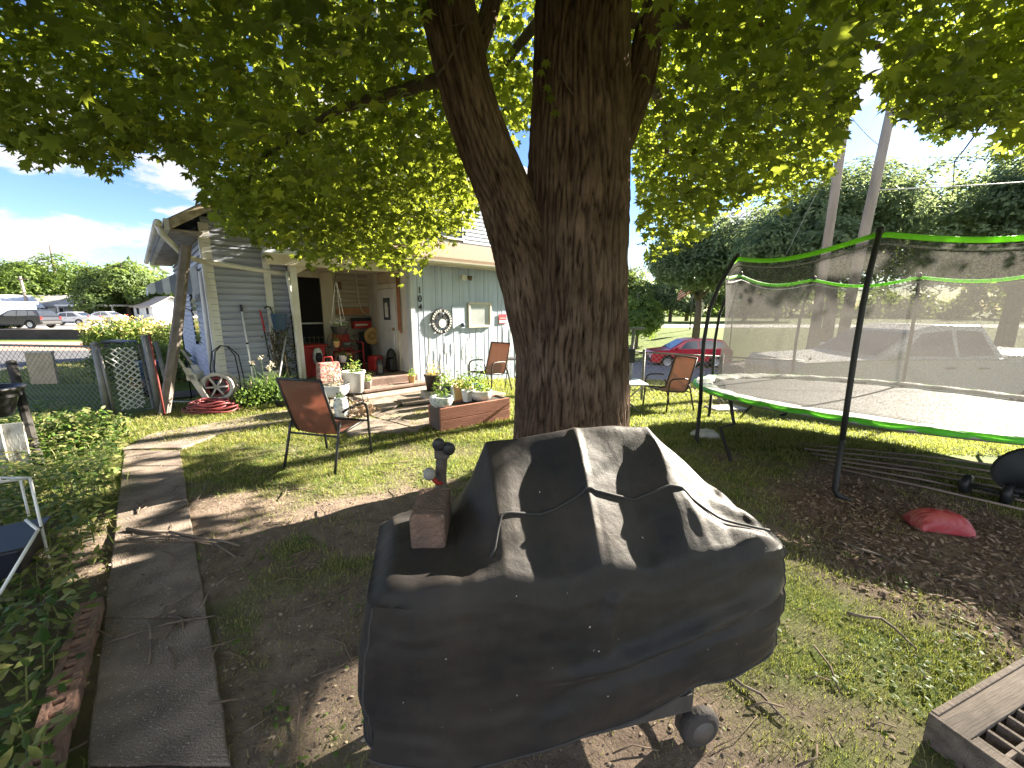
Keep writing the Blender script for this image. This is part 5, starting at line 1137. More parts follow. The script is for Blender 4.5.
# ------------------------------------------------------------------ more porch and wall clutter
pr = hang('plant_rack', 'black wire plant rack with two shelves beside the hanging basket on the porch', 'plant rack', -1.32, .55, .28)
for z in (.30, .62):
    m = MB(); m.tube([(-.24,-.12,z),(.24,-.12,z),(.24,.12,z),(-.24,.12,z)], .008, 6, closed=True)
    for k in range(1, 6): m.tube([(-.24+.08*k,-.12,z),(-.24+.08*k,.12,z)], .004, 5)
    m.build('shelf', BLKM, pr, smooth=True)
for sx in (-1, 1):
    for sy in (-1, 1): m = MB(); m.tube([(.24*sx,.12*sy,0),(.24*sx,.12*sy,.75),(.20*sx,.12*sy,.86)], .008, 6); m.build('leg', BLKM, pr, smooth=True)
for lab, x, y, z, kd, mt_, pl, sc in (('small brown pot with a leafy sprig on the upper shelf of the black wire rack', -1.42, .55, .905, 'tall', TERRA, PLG, .5), ('small dark pot with dull red blooms on the upper shelf of the black wire rack', -1.22, .55, .905, 'bowl', DGRN, leafmat('red_bloom', (.20,.02,.02), (.40,.06,.05), (.3,.05,.03), .3), .55), ('white pot with trailing leaves on the lower shelf of the black wire rack', -1.32, .53, .585, 'tall', WPLAS, PLD, .6)):
    potted(lab, hw(x,y,z), kd, mt_, pl, 40, sc, .12, .04, pr=.09)
t = tool('garden_hoe', 'wooden handled hoe leaning on the wall beside the climbing vine', 'hoe', -2.36,.40,.05, -2.40,.66,1.50, .014, WOODO)
m = MB(); m.b2((-.08,-.03,-.02),(.08,.0,.10)); m.build('hoe_blade', RUST, t, bevel=.004)
t = tool('garden_spade', 'rusty bladed spade leaning against the siding between the broom and the vine', 'spade', -2.52,.42,.30, -2.56,.66,1.22, .016, WOODO)
m = MB(); m.prism(((-.09,.02),(.09,.02),(.085,-.20),(0,-.28),(-.085,-.20)), -.012, .004, lambda x, z, y: (x, y, z)); m.build('spade_blade', RUST, t, bevel=.003)
m = MB(); m.tube([(-.10,.24,.93),(.02,.24,.93)], .014, 8); m.build('grip', WOODO, t, smooth=True)
db = hang('junk_tub', 'black rubber tub of odds and ends on the ground under the white mop', 'tub', -2.98, .28, 0)
m = MB(); m.lathe([(0,0),(.20,0),(.25,.20),(.265,.21),(.24,.215),(.19,.03),(0,.03)], 22, cap=False); m.build('tub_body', BLKP, db, smooth=True)
for k in range(5): a = k*1.3; m = MB(); m.tube([(.1*math.cos(a),.1*math.sin(a),.05),(.24*math.cos(a+.5),.24*math.sin(a+.5),.30+.05*k)], .012, 6); m.build('offcut', WOODO if k % 2 else RUST, db, smooth=True)
wl = hang('lantern', 'small black lantern standing on the porch deck near the white door', 'lantern', -.62, .35, .28)
m = MB(); m.lathe([(0,0),(.09,0),(.09,.03),(.07,.04),(.07,.05)], 16, cap=False); m.lathe([(.085,.22),(.085,.24),(.04,.31),(.02,.34),(0,.34)], 16, cap=False); m.build('frame', BLKM, wl, smooth=True)
m = MB(); m.lathe([(.062,.05),(.062,.22)], 16, cap=False); m.build('glass', GLASS, wl, smooth=True)
m = MB(); m.tube([(-.05,0,.30),(-.04,0,.42),(.04,0,.42),(.05,0,.30)], .005, 5); m.build('handle', BLKM, wl, smooth=True)
for k, (x, y, lab, mt_) in enumerate(((-.25,-.32,'small terracotta pot with a seedling on the right end of the timber porch step',TERRA),(-1.2,-.32,'small grey pot with pale flowers on the left end of the timber porch step',CEMENT))):
    potted(lab, hw(x,y,.145), 'tall', mt_, PLG, 40, .62, .12, .04, pr=.09, extra=PLW if k else None)
bx_ = hang('watering_can', 'green plastic watering can standing on the ground left of the steps', 'watering can', -1.75, -.30, 0)
m = MB(); m.lathe([(0,0),(.10,0),(.11,.10),(.10,.22),(.085,.24),(0,.24)], 18, cap=False); m.build('can_body', M('green_can', (.02,.09,.05), .45), bx_, smooth=True)
m = MB(); m.tube([(.09,0,.06),(.17,0,.16),(.23,0,.27)], [.022,.016,.012], 8); m.build('spout', MATS['green_can'], bx_, smooth=True); m = MB(); m.tube([(-.09,0,.08),(-.16,0,.16),(-.12,0,.26),(-.05,0,.25)], .010, 6); m.build('handle', MATS['green_can'], bx_, smooth=True)
# ================================================================== fences
WIRE = M('fence_wire', (.22,.22,.215), .5, .1, metal=.3); POSTM = M('fence_post', (.20,.195,.19), .6, .2, 9, metal=.3); WIREW = M('fence_wire_white', (.60,.60,.58), .6)
def mesh_panel(name, A, Bp, h, parent, mat, step=.10, r=.0032, z0=.04):
    """diamond wire fabric between two ground points"""
    A = Vector(A); Bp = Vector(Bp); L_ = (Bp-A).length; U = (Bp-A)/L_; m = MB(); nn = int((L_+h)/step)
    for s in (1, -1):
        for k in range(nn+1):
            a = k*step-h if s == 1 else k*step; t0 = max(0, -a if s == 1 else a-L_); t1 = min(h, L_-a if s == 1 else a)
            if t1-t0 < .03: continue
            off = Vector((-U.y, U.x, 0))*(.003*s)
            m.tube([A+U*(a+s*t0)+Vector((0,0,z0+t0))+off, A+U*(a+s*t1)+Vector((0,0,z0+t1))+off], r, 4, cap=False)
    return m.build(name, mat, parent, fix=False)
def fence(label, pts, h, group=None, thick=.028, mat=WIRE, posts=True):
    t = thing('chain_link_fence', label, 'fence', (0,0,0)); pts = [Vector((p[0],p[1],tz(p[0],p[1]))) for p in pts]
    for i, p in enumerate(pts):
        m = MB(); m.tube([p-Vector((0,0,.1)), p+Vector((0,0,h+.05))], thick, 10); m.lathe([(0,h+.05),(thick*1.1,h+.05),(thick*1.1,h+.07),(0,h+.10)], 10, p, cap=False); m.build('post', POSTM, t, smooth=True)
        if i:
            a = pts[i-1]; mesh_panel('wire_mesh', a, p, h, t, mat); m = MB(); m.tube([a+Vector((0,0,h+.02)), p+Vector((0,0,h+.02))], .018, 8); m.build('top_rail', POSTM, t, smooth=True)
    return t
FA = G(109,417); FB = G(159,411)
fence('chain link fence running left of the garden gate above the green ground cover', [(-13,6.9),(-9.6,6.6),(FA.x,FA.y)], 1.08, thick=.05)
gt = thing('garden_gate', 'leaning chain link garden gate with white woven slats between grey posts', 'gate', (0,0,0))
a, c = FA+Vector((.10,.0,.05)), FB+Vector((-.08,0,.05)); dd_ = (c-a).normalized()
m = MB(); m.tube([a, a+Vector((-.06,0,1.02)), c+Vector((-.06,0,1.06)), c], .022, 8, closed=True); m.build('gate_frame', POSTM, gt, smooth=True)
k1 = a.lerp(c,.16); k2 = a.lerp(c,.80); mesh_panel('gate_mesh', a, c, .98, gt, WIRE, .08); mesh_panel('woven_slat', k1, k2, .98, gt, WIREW, .09, .010)
m = MB(); m.tube([FB+Vector((.02,0,-.1)), FB+Vector((-.03,0,1.25))], .05, 10); m.build('post', POSTM, gt, smooth=True)
m = MB(); m.tube([FB+Vector((.16,.1,-.1)), FB+Vector((.04,.1,1.15))], .03, 10); m.build('latch_post', POSTM, gt, smooth=True)
fence('low chain link fence behind the tan chair, in front of the red car', [(1.85,9.0),(2.75,8.3),(4.1,7.75),(6.0,8.0)], 1.0, mat=M('rust_wire', (.30,.24,.21), .7))
sp1 = thing('metal_stand', 'upright grey metal stand with a short crossbar right of the trunk', 'stand', (2.12,7.15,tz(2.12,7.15)))
m = MB(); m.tube([(0,0,0),(.04,0,1.45)], .03, 8); m.build('post', POSTM, sp1, smooth=True); m = MB(); m.tube([(-.25,0,1.45),(.22,0,1.46)], .022, 8); m.build('crossbar', POSTM, sp1, smooth=True); m = MB(); m.b2((-.06,-.06,.85),(.07,.05,1.1)); m.build('bracket', BLKM, sp1)
ft = thing('folding_table', 'low white topped folding table with crossed legs half hidden by the trunk', 'table', (1.95,6.9,tz(1.95,6.9)))
m = MB(); m.b2((-.45,-.3,.50), (.35,.3,.53)); m.build('tabletop', WPLAS, ft, bevel=.006)
for y in (-.25,.25):
    for s in (-1,1): m = MB(); m.tube([(-.28*s,y+.01*s,0),(.28*s,y+.01*s,.5)], .012, 6); m.build('leg', GAL, ft, smooth=True)

# ================================================================== vehicles
TYRE = M('tyre_rubber', (.018,.018,.018), .85); RIM = M('alloy_rim', (.42,.42,.43), .35, metal=.7); CARGL = M('car_glass', (.03,.035,.04), .06, spec=1.0); TRIM = M('car_trim', (.025,.025,.027), .5)
HEADL = M('headlight_lens', (.55,.56,.58), .15); TAILL = M('tail_lens', (.35,.02,.02), .2)
def vehicle(name, label, cat, loc, rz, colour, low, green, wheels, wr_, w, wins, roofcol=None, handles=()):
    t = thing(name, label, cat, loc, rz); Lx = max(p[0] for p in low)
    zc = .72
    def layer(poly, f, y): return [(Lx/2+(x-Lx/2)*(1-(1-f)*.35), y, zc+(z-zc)*f) for x, z in poly]
    def loft(name, poly, spec, mat, parent):
        m = MB(); n = len(poly); vs_ = []
        for y, f in spec: vs_ += layer(poly, f, y) if isinstance(f, float) else f(y)
        k = len(spec); fs = [tuple(range(n-1,-1,-1)), tuple((k-1)*n+i for i in range(n))]
        for a in range(k-1): fs += [(a*n+i, a*n+(i+1) % n, (a+1)*n+(i+1) % n, (a+1)*n+i) for i in range(n)]
        m.add(vs_, fs); return m.build(name, mat, parent, bevel=.02)
    # body with arches cut into the outline
    def arch(poly):
        out = []; zb = min(p[1] for p in poly)
        lowpts = []
        for cxw in sorted(wheels, reverse=True): lowpts += [(cxw+(wr_+.06)*math.cos(a), wr_+(wr_+.06)*math.sin(a)) for a in np.linspace(-.12, PI+.12, 13)]
        return poly+lowpts
    P = arch(low)
    body = loft('body', P, ((-w/2+.02,.93),(-w/2,.985),(-w/2+.012,1.0),(w/2-.012,1.0),(w/2,.985),(w/2-.02,.93)), colour, t)
    zb = min(p[1] for p in green); zt = max(p[1] for p in green)
    yy = lambda z: w/2-.05-.20*(z-zb)/(zt-zb)
    m = MB(); n = len(green); m.add([(x, -yy(z), z) for x, z in green]+[(x, yy(z), z) for x, z in green], [tuple(range(n)), tuple(range(2*n-1,n-1,-1))]+[(i, i+n, (i+1) % n+n, (i+1) % n) for i in range(n)])
    m.build('cabin', roofcol or colour, t, bevel=.03)
    for poly in wins:
        for s in (-1, 1): m = MB(); m.add([(x, s*(yy(z)+.008), z) for x, z in poly], [tuple(range(len(poly)))]); m.build('side_window', CARGL, t, fix=False, solid=.004)
    # windscreen and rear glass lie on the first and last slopes of the cabin
    def slope(nm, p, q):
        a, c = Vector((p[0],0,p[1])), Vector((q[0],0,q[1])); nn = Vector((-(c-a).z,0,(c-a).x)).normalized()
        if nn.z < 0: nn = -nn
        a2, c2 = a.lerp(c,.10)+nn*.012, a.lerp(c,.9)+nn*.012; m = MB()
        m.add([a2+Vector((0,-yy(a2.z)+.09,0)), a2+Vector((0,yy(a2.z)-.09,0)), c2+Vector((0,yy(c2.z)-.07,0)), c2+Vector((0,-yy(c2.z)+.07,0))], [(0,1,2,3)]); m.build(nm, CARGL, t, fix=False, solid=.004)
    slope('windscreen', green[0], green[1]); slope('rear_window', green[-1], green[-2])
    for cxw in wheels:
        for s in (-1, 1):
            m = MB(); m.lathe([(wr_*.62,-.10),(wr_*.93,-.11),(wr_,-.07),(wr_,.07),(wr_*.93,.11),(wr_*.62,.10)], 26, (cxw,s*(w/2-.10),wr_), RX, cap=False); wh = m.build('wheel', TYRE, t, smooth=False)
            m = MB(); m.lathe([(0,-.085),(.06,-.09),(wr_*.25,-.075),(wr_*.60,-.09),(wr_*.64,-.10),(wr_*.64,.10),(wr_*.60,.09),(wr_*.25,.075),(0,.085)], 20, (cxw,s*(w/2-.10),wr_), RX, cap=False); m.build('rim', RIM, wh)
    for s in (-1, 1):
        zl = low[1][1]-.08
        m = MB(); m.b2((-.012,s*(w/2-.30)-.17,zl-.09), (.14,s*(w/2-.30)+.17,zl+.07)); m.build('headlight', HEADL, t, bevel=.03)
        m = MB(); m.b2((Lx-.10,s*(w/2-.12)-.09,.80), (Lx+.012,s*(w/2-.12)+.09,1.02)); m.build('tail_light', TAILL, t, bevel=.02)
        m = MB(); m.b2((green[0][0]+.32,s*(w/2+.07)-.08,zb+.02), (green[0][0]+.44,s*(w/2+.07)+.08,zb+.17)); m.build('wing_mirror', colour, t, bevel=.03)
        for hx in handles: m = MB(); m.b2((hx,s*(w/2+.008)-.012,zb-.16), (hx+.17,s*(w/2+.008)+.012,zb-.13)); m.build('door_handle', TRIM, t, bevel=.005)
    m = MB(); m.b2((-.02,-w/2+.12,.38), (.10,w/2-.12,.60)); m.build('front_bumper', TRIM, t, bevel=.03)
    m = MB(); m.b2((Lx-.10,-w/2+.1,.40), (Lx+.03,w/2-.1,.62)); m.build('rear_bumper', TRIM, t, bevel=.03)
    for s in (-1, 1):
        m = MB(); m.b2((wheels[0]+wr_+.1,s*(w/2-.0)-.012,.30), (wheels[1]-wr_-.1,s*(w/2-.0)+.012,.42)); m.build('sill_trim', TRIM, t, bevel=.008)
    return t
SUVL = [(0.02,.34),(0,.72),(.12,.95),(1.15,1.08),(4.45,1.10),(4.58,1.0),(4.62,.75),(4.58,.36)]; SUVG = [(1.05,1.06),(1.95,1.60),(2.5,1.68),(3.6,1.66),(4.15,1.60),(4.52,1.08)]
SUVW = [[(1.62,1.12),(2.05,1.52),(2.62,1.58),(2.66,1.12)],[(2.74,1.12),(2.72,1.58),(3.48,1.58),(3.58,1.14)],[(3.66,1.16),(3.58,1.56),(3.98,1.52),(4.22,1.2)]]
def paintcar(n, c): return M(n, c, .22, .05, 2, spec=.8)
q = D(646,370,24.0); vehicle('parked_suv', 'dark red sport utility car parked beyond the wire fence right of the trunk', 'car', (q.x,24,tz(q.x+2,24)), R(-2), paintcar('car_red', (.42,.012,.028)), SUVL, SUVG, (.92,3.68), .36, 1.86, SUVW, handles=(2.45,3.35))
q = D(-3,326,36); vehicle('parked_suv', 'black sport utility car parked in the lot at the far left', 'car', (q.x,36,.02), R(4), paintcar('car_black', (.012,.012,.016)), SUVL, SUVG, (.92,3.68), .36, 1.86, SUVW, handles=(2.45,3.35))
CARL = [(0.02,.30),(0,.62),(.14,.78),(1.15,.90),(4.2,.93),(4.42,.88),(4.45,.62),(4.40,.32)]; CARG = [(1.05,.88),(1.85,1.36),(2.4,1.43),(3.1,1.40),(3.95,.92)]; CARW = [[(1.55,.94),(1.95,1.28),(2.44,1.34),(2.48,.94)],[(2.55,.94),(2.52,1.34),(3.02,1.32),(3.45,.97)]]
q = D(46,324,43); vehicle('parked_car', 'silver saloon car parked just behind the black one', 'car', (q.x,43,.02), R(12), paintcar('car_silver', (.55,.56,.58)), CARL, CARG, (.85,3.55), .32, 1.78, CARW, handles=(2.3,3.1))
q = D(86,322,52); vehicle('parked_car', 'white hatchback parked in front of the white topped carport', 'car', (q.x,52,.02), R(5), paintcar('car_white', (.65,.65,.65)), CARL, CARG, (.85,3.55), .32, 1.78, CARW, handles=(2.3,3.1))
TRL = [(0.02,.48),(0,.95),(.14,1.14),(1.55,1.23),(3.78,1.25),(3.80,1.31),(5.70,1.31),(5.78,.95),(5.72,.52)]; TRG = [(1.45,1.21),(2.22,1.76),(2.6,1.86),(3.45,1.85),(3.78,1.24)]
TRW = [[(1.95,1.27),(2.34,1.70),(2.86,1.76),(2.9,1.27)],[(2.98,1.27),(2.96,1.76),(3.40,1.74),(3.60,1.30)]]
vehicle('pickup_truck', 'silver white pickup truck parked behind the trampoline net', 'truck', (5.55,8.6,tz(7.4,8.6)), R(-3), paintcar('truck_silver', (.80,.80,.80)), TRL, TRG, (1.02,4.55), .40, 1.96, TRW, handles=(2.7,3.3))

# ================================================================== trees beyond the yard
FOL1 = leafmat('foliage_blue_green', (.055,.085,.045), (.15,.195,.095), (.33,.42,.17), .45); FOL2 = leafmat('foliage_mid', (.045,.075,.025), (.13,.18,.055), (.30,.40,.09), .42); FOL3 = leafmat('foliage_light', (.05,.09,.02), (.15,.21,.05), (.32,.45,.07), .4)
TRK = M('far_bark', (.12,.095,.075), .95, .25, 6)
def tree(label, x, y, h, rad, n, size, mat, group=None, crown0=.22, nb=26, name='broadleaf_tree'):
    z0 = tz(x, y); t = thing(name, label, 'tree', (x,y,z0), 0, group)
    m = MB(); m.tube([(0,0,-.3),(.1,0,h*.25),(-.1,.1,h*.5),(0,0,h*.8)], [h*.028,h*.022,h*.015,h*.004], 8)
    m.build('trunk', TRK, t, smooth=True)
    cs = unit(nb)*rng.uniform(.35,.95,(nb,1))**.6; cs[:,2] = np.abs(cs[:,2])*1.0-.22
    hc = h*(crown0+.30); C = cs*np.array([rad,rad,h*(1-crown0)*.56])*.78+np.array([0,0,hc])
    for k in range(6):
        mb = MB(); p = C[k]; mb.tube([(0,0,h*.3),(p[0]*.4,p[1]*.4,h*.3+(p[2]-h*.3)*.6),tuple(p)], [h*.012,h*.007,.02], 6); mb.build('limb', TRK, t, smooth=True)
    br = rng.uniform(.26,.46,nb)*rad; ib = rng.integers(0, nb, n); d = unit(n); rr_ = rng.uniform(.55,1.06,n)**.7
    P = C[ib]+d*(br[ib]*rr_)[:,None]*np.array([1,1,.78]); P[:,2] = np.maximum(P[:,2], h*.06)
    V, T = scatter(tmpl_clump(), P, d*.8+unit(n)*.5+np.array([0,0,.45]), rng.uniform(.6,1.25,n)*size); fast('crown', V, T, mat, t); return t
GB = 'trees rising behind the trampoline'
tree('broad blue green tree directly behind the two leaning utility poles', 19.5, 25, 13.5, 6.5, 12000, .36, FOL1)
tree('tallest dark tree at the right edge behind the overhead wire', 27, 22, 14.5, 6.5, 12000, .36, FOL1)
tree('lower dark tree between the two bigger ones behind the trampoline', 24, 32, 15, 7, 9000, .42, FOL2)
tree('blue green tree left of the utility poles, above the street sign', 15.5, 34, 12.5, 5, 8000, .42, FOL1)
tree('dense tree out to the right behind the pickup truck', 33, 27, 15, 7, 8000, .42, FOL1)
tree('small bright bush like tree just right of the big trunk', 10.2, 33, 5.6, 2.6, 3500, .30, FOL3, crown0=.05)
for k, (x, y, h, r, mt_) in enumerate(((14,66,13.5,5,FOL1),(20,70,12,5.5,FOL2),(26.5,68,11.5,5,FOL1),(31,72,14,6,FOL1),(39,68,12,6,FOL2),(47,72,14,7,FOL1),(8,78,11,5,FOL2))):
    tree('distant hazy green tree in the row across the far road', x, y, h, r, 4200, .62, mt_, 'trees across the far road', crown0=.02)
for lab, x, y, h, r, mt_ in (('tallest leafy tree on the far left skyline behind the houses', -84, 76, 16.5, 11, FOL3), ('second skyline tree right of the tallest at far left', -72, 84, 11.0, 6, FOL2), ('round crowned tree above the white topped carport', -66, 70, 12.4, 6.5, FOL2), ('low tree on the skyline beside the house awning', -58, 72, 9.5, 5, FOL3), ('pale tree at the left border behind the blue shed', -101, 80, 13, 7, FOL3), ('small dark tree on the skyline near the grey house', -91, 92, 12, 7, FOL2)):
    tree(lab, x, y, h, r, 6500, .75, mt_, crown0=.04)
# woods closing the horizon all round
n = 26000; a = rng.uniform(0, 2*PI, n); rr_ = rng.uniform(125, 160, n); hh = 7.5+4*np.sin(a*23)+3*np.sin(a*51+1)+2*np.sin(a*97); z = rng.uniform(-2, 1, n)*0+rng.uniform(0, 1, n)**.8*hh
P = np.stack([rr_*np.sin(a), rr_*np.cos(a), z-.8], 1); V, T = scatter(tmpl_clump(), P, unit(n)+np.array([0,0,.5]), rng.uniform(1.6,3.0,n)); tag(fast('distant_woods', V, T, FOL2), kind='stuff')

# ================================================================== far buildings
def bld(name, label, cat, x, y, w, d, h, roofh, wall, roof, rz=0, win=2):
    t = thing(name, label, cat, (x,y,tz(x,y)), rz); m = MB(); m.b2((-w/2,-d/2,-.5), (w/2,d/2,h)); m.build('wall', wall, t)
    if roofh > .4:
        m = MB(); m.prism(((-d/2,h+.01),(d/2,h+.01),(0,h+roofh-.15)), -w/2+.01, w/2-.01, lambda yy, z, xx: (xx, yy, z)); m.build('gable', wall, t)
        m = MB(); m.prism(((-d/2-.4,h-.15),(0,h+roofh),(d/2+.4,h-.15),(d/2+.4,h),(0,h+roofh+.16),(-d/2-.4,h)), -w/2-.35, w/2+.35, lambda yy, z, xx: (xx, yy, z)); m.build('roof', roof, t)
    else:
        m = MB(); m.b2((-w/2-.2,-d/2-.2,h), (w/2+.2,d/2+.2,h+.3)); m.build('roof', roof, t)
    for k in range(win):
        xx = -w/2+w*(k+.5)/win; m = MB(); m.b2((xx-.55,-d/2-.06,h*.38), (xx+.55,-d/2-.01,h*.38+1.2)); f = m.build('window', WHT, t); m = MB(); m.b2((xx-.45,-d/2-.075,h*.38+.1), (xx+.45,-d/2-.061,h*.38+1.1)); m.build('pane', CARGL, f)
    m = MB(); m.b2((w*.12,-d/2-.05,0), (w*.12+.95,-d/2-.008,2.05)); m.build('door', DOORM, t)
    return t
WG = M('far_grey_wall', (.30,.31,.33), .9); WBL = M('far_blue_wall', (.20,.27,.38), .9); WW = M('far_white_wall', (.62,.62,.62), .9); RG = M('far_roof', (.30,.29,.28), .9); RT = M('far_tan_roof', (.34,.29,.25), .9)
bld('far_house', 'low grey house with pale roof behind the parked cars at far left', 'house', -79, 70, 12, 6, 2.3, 1.7, WG, RG, .25)
bld('shed', 'blue sided shed at the left border behind the black car', 'shed', -72, 57, 5.0, 5, 2.5, .3, WBL, WW, .1, 1)
bld('far_house', 'white house with a tan roof seen past the leaning timber', 'house', -58.5, 68, 7, 5, 2.2, 1.5, WW, RT, -.5)
bld('far_house', 'small white gabled house between the sheds and the grey house', 'house', -78.5, 64, 4, 5, 2.1, 1.7, WW, WW, 1.3)
cp = thing('carport', 'open carport with white flat roof on posts below the round crowned tree', 'carport', (-70,69,0)); cp.scale = (.8,.8,.85)
m = MB(); m.b2((-6,-3,2.6), (6,3,2.95)); m.build('roof', WW, cp)
for x in (-5.6,-1.8,1.8,5.6): m = MB(); m.b2((x-.12,-2.9,0), (x+.12,-2.66,2.6)); m.build('post', WW, cp)
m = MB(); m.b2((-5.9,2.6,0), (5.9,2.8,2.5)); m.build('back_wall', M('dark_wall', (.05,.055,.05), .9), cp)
# low retaining wall along the lot
m = MB(); m.b2((-70,-.2,-.1), (0,.2,.55)); o = m.build('retaining_wall', M('dark_stone_wall', (.045,.04,.038), .95, .3, 3), None); o.location = (-21.4,23.2,0); tag(o, 'long low dark retaining wall between the brick lane and the street', 'wall')
def shrub(name, label, x, y, r, h, n, size, mat, cat='shrub', flowers=None):
    t = thing(name, label, cat, (x,y,tz(x,y))); q = unit(n)*rng.uniform(.3,1,(n,1))**.5*np.array([r,r,h*.5])+np.array([0,0,h*.5]); q[:,2] = np.maximum(q[:,2], .02)
    V, T = scatter(tmpl_clump(), q, unit(n)+np.array([0,0,.6]), rng.uniform(.6,1.2,n)*size); fast('foliage', V, T, mat, t)
    m = MB()
    for k in range(5): m.tube([(random.uniform(-.1,.1),random.uniform(-.1,.1),0),(random.uniform(-.5,.5)*r,random.uniform(-.5,.5)*r,h*.8)], .02, 5)
    m.build('stem', TRK, t)
    if flowers is not None:
        q = unit(n//5)*np.array([r,r,h*.25])+np.array([0,0,h*.85]); V, T = scatter(tmpl_oval(.5), q, unit(len(q)), size*.8); fast('flowers', V, T, flowers, t)
    return t
shrub('wild_shrub', 'tall yellow green weedy shrub with pale flower heads beyond the gate', -13.0, 13.6, 1.15, 1.30, 2600, .13, FOL3, flowers=PLY)
shrub('wild_shrub', 'darker weedy bush between the yellow green weeds and the house', -11.3, 13.8, 1.05, 1.2, 1500, .13, FOL2, flowers=PLY)
shrub('wild_shrub', 'shaded bush growing behind the gate by the house foundation', -8.3, 8.9, .9, .95, 1200, .12, FOL2)
shrub('clipped_shrub', 'small clipped yellowish bush in front of the black car', -46.5, 36, 1.7, .8, 700, .35, FOL3)
# street poles
def upole(name, label, a, c, r, arms=(), mat=None):
    a = Vector(a); c = Vector(c); t = thing(name, label, 'utility pole', a); m = MB(); m.tube([(0,0,-.3), (c-a)*.5, c-a], [r,r*.9,r*.75], 10); m.build('shaft', mat or M('pole_wood', (.27,.225,.19), .95, .25, 5, .3, 40, stretch=(1,1,.15)), t, smooth=True)
    for z, w in arms: m = MB(); m.box((0,0,z), (w,.12,.14)); m.build('crossarm', TRK, t)
    return t
q = D(27,300,62); upole('utility_pole', 'pale wooden utility pole above the blue shed at far left', (q.x,62,0), (q.x-.3,62,6.6), .2, ((6.2,1.6),))
q = D(83,300,66); upole('utility_pole', 'thin utility pole beside the carport at far left', (q.x,66,0), (q.x,66,5.2), .16, ((4.9,1.2),))
q = D(160,300,90); 
a0 = D(818,330,15); c0 = D(850,95,15.3); upole('utility_pole', 'weathered utility pole standing left of the more tilted one behind the trampoline', (a0.x-.15,15,tz(a0.x,15)), tuple(c0+(c0-a0)*.35), .165)
a1 = D(846,330,12.5); c1 = D(893,105,12.8); upole('utility_pole', 'strongly tilted utility pole to the right, just behind the black trampoline pole', (a1.x-.3,12.4,tz(a1.x,12.4)), tuple(c1+(c1-a1)*.35), .155)
def wire(label, a, c, sag, r=.018):
    a = Vector(a); c = Vector(c); m = MB(); m.tube([a.lerp(c, f)-Vector((0,0,4*sag*f*(1-f))) for f in np.linspace(0,1,17)], r, 5); o = m.build('overhead_wire', M('wire_grey', (.42,.42,.42), .5), None, smooth=True); tag(o, label, 'wire')
wire('overhead wire running right from the tilted utility pole across the trees', D(874,190,12.7), D(1250,160,14), .12)
wire('slack lower guy wire coming down left from the straighter utility pole', D(838,150,15.1), tuple(G(760,340)+Vector((1.5,5,0))), .05, .012)
wire('overhead wire linking the two leaning utility poles near their tops', D(848,112,15.2), D(886,150,12.7), .1, .012)
wire('thin high wire crossing from the tilted pole to the far right', D(888,120,12.8), D(1250,95,16), .2, .012)
# flag on a lamp post, street sign
fp = thing('lamp_post', 'slim black street lamp post on the far bank with a round lantern', 'street lamp', (D(690,327,42).x,42,tz(18.6,42)))
m = MB(); m.tube([(0,0,0),(0,0,5.4)], .07, 8); m.build('post', BLKM, fp, smooth=True); m = MB(); m.lathe([(0,5.4),(.18,5.45),(.26,5.8),(.2,6.1),(0,6.2)], 12, cap=False); m.build('lantern', BLKM, fp, smooth=True)
m = MB(); m.box((.0,0,2.9), (1.2,.4,1.5)); 
fl = thing('flag', 'small striped red and white flag with blue corner hanging from the lamp post', 'flag', (D(690,327,42).x-.15,41.9,tz(18.6,42)+3.4)); fl.scale = (.62,.62,.62)
FR = M('flag_red', (.42,.05,.06), .8); FW = M('flag_white', (.65,.63,.62), .8); FBL = M('flag_blue', (.05,.07,.22), .8)
P = lambda s, t_: (-2.5*s*.9-.1*t_, -.1*math.sin(s*7), 2.0-1.4*t_-1.4*s)
m = MB(); m.grid([[P(s, t_) for t_ in np.linspace(0,1,2)] for s in np.linspace(0,1,7)]); m.build('flag_cloth', FW, fl, solid=.01)
for k in range(0,7,2):
    m = MB(); m.grid([[Vector(P(s, t_))+Vector((0,-.03,0)) for t_ in (k/7,(k+1)/7)] for s in np.linspace(.0 if k > 3 else .42,1,7)]); m.build('red_stripe', FR, fl, solid=.01)
m = MB(); m.grid([[Vector(P(s, t_))+Vector((0,-.035,0)) for t_ in (0,.55)] for s in np.linspace(0,.4,4)]); m.build('blue_corner', FBL, fl, solid=.01)
sx_ = D(734,303,33); ss = thing('street_sign', 'green street sign with white markings on a post left of the trampoline net', 'sign', (sx_.x,33,tz(sx_.x,33)))
m = MB(); m.tube([(0,0,0),(0,0,sx_.z-tz(sx_.x,33)+.6)], .05, 8); m.build('post', GAL, ss, smooth=True)
zz = sx_.z-tz(sx_.x,33); m = MB(); m.b2((-.55,-.09,zz-.55), (.55,-.06,zz+.5)); pl_ = m.build('sign_plate', M('sign_green', (.01,.20,.12), .5), ss)
m = MB(); m.b2((-.42,-.1,zz+.12), (.42,-.091,zz+.26)); m.build('white_band', FW, pl_)
m = MB(); m.lathe([(0,0),(.2,0),(.2,.008),(0,.008)], 16, (0,-.1,zz-.2), RX, cap=False); m.build('route_disc', FW, pl_)
q = D(699,314,40); wsg = thing('road_sign', 'small white road sign on a post beside the street lamp', 'sign', (q.x,40,tz(q.x,40))); m = MB(); m.tube([(0,0,0),(0,0,2.6)], .04, 8); m.build('post', GAL, wsg); m = MB(); m.b2((-.4,-.06,1.7), (.4,-.04,2.9)); m.build('sign_plate', FW, wsg)

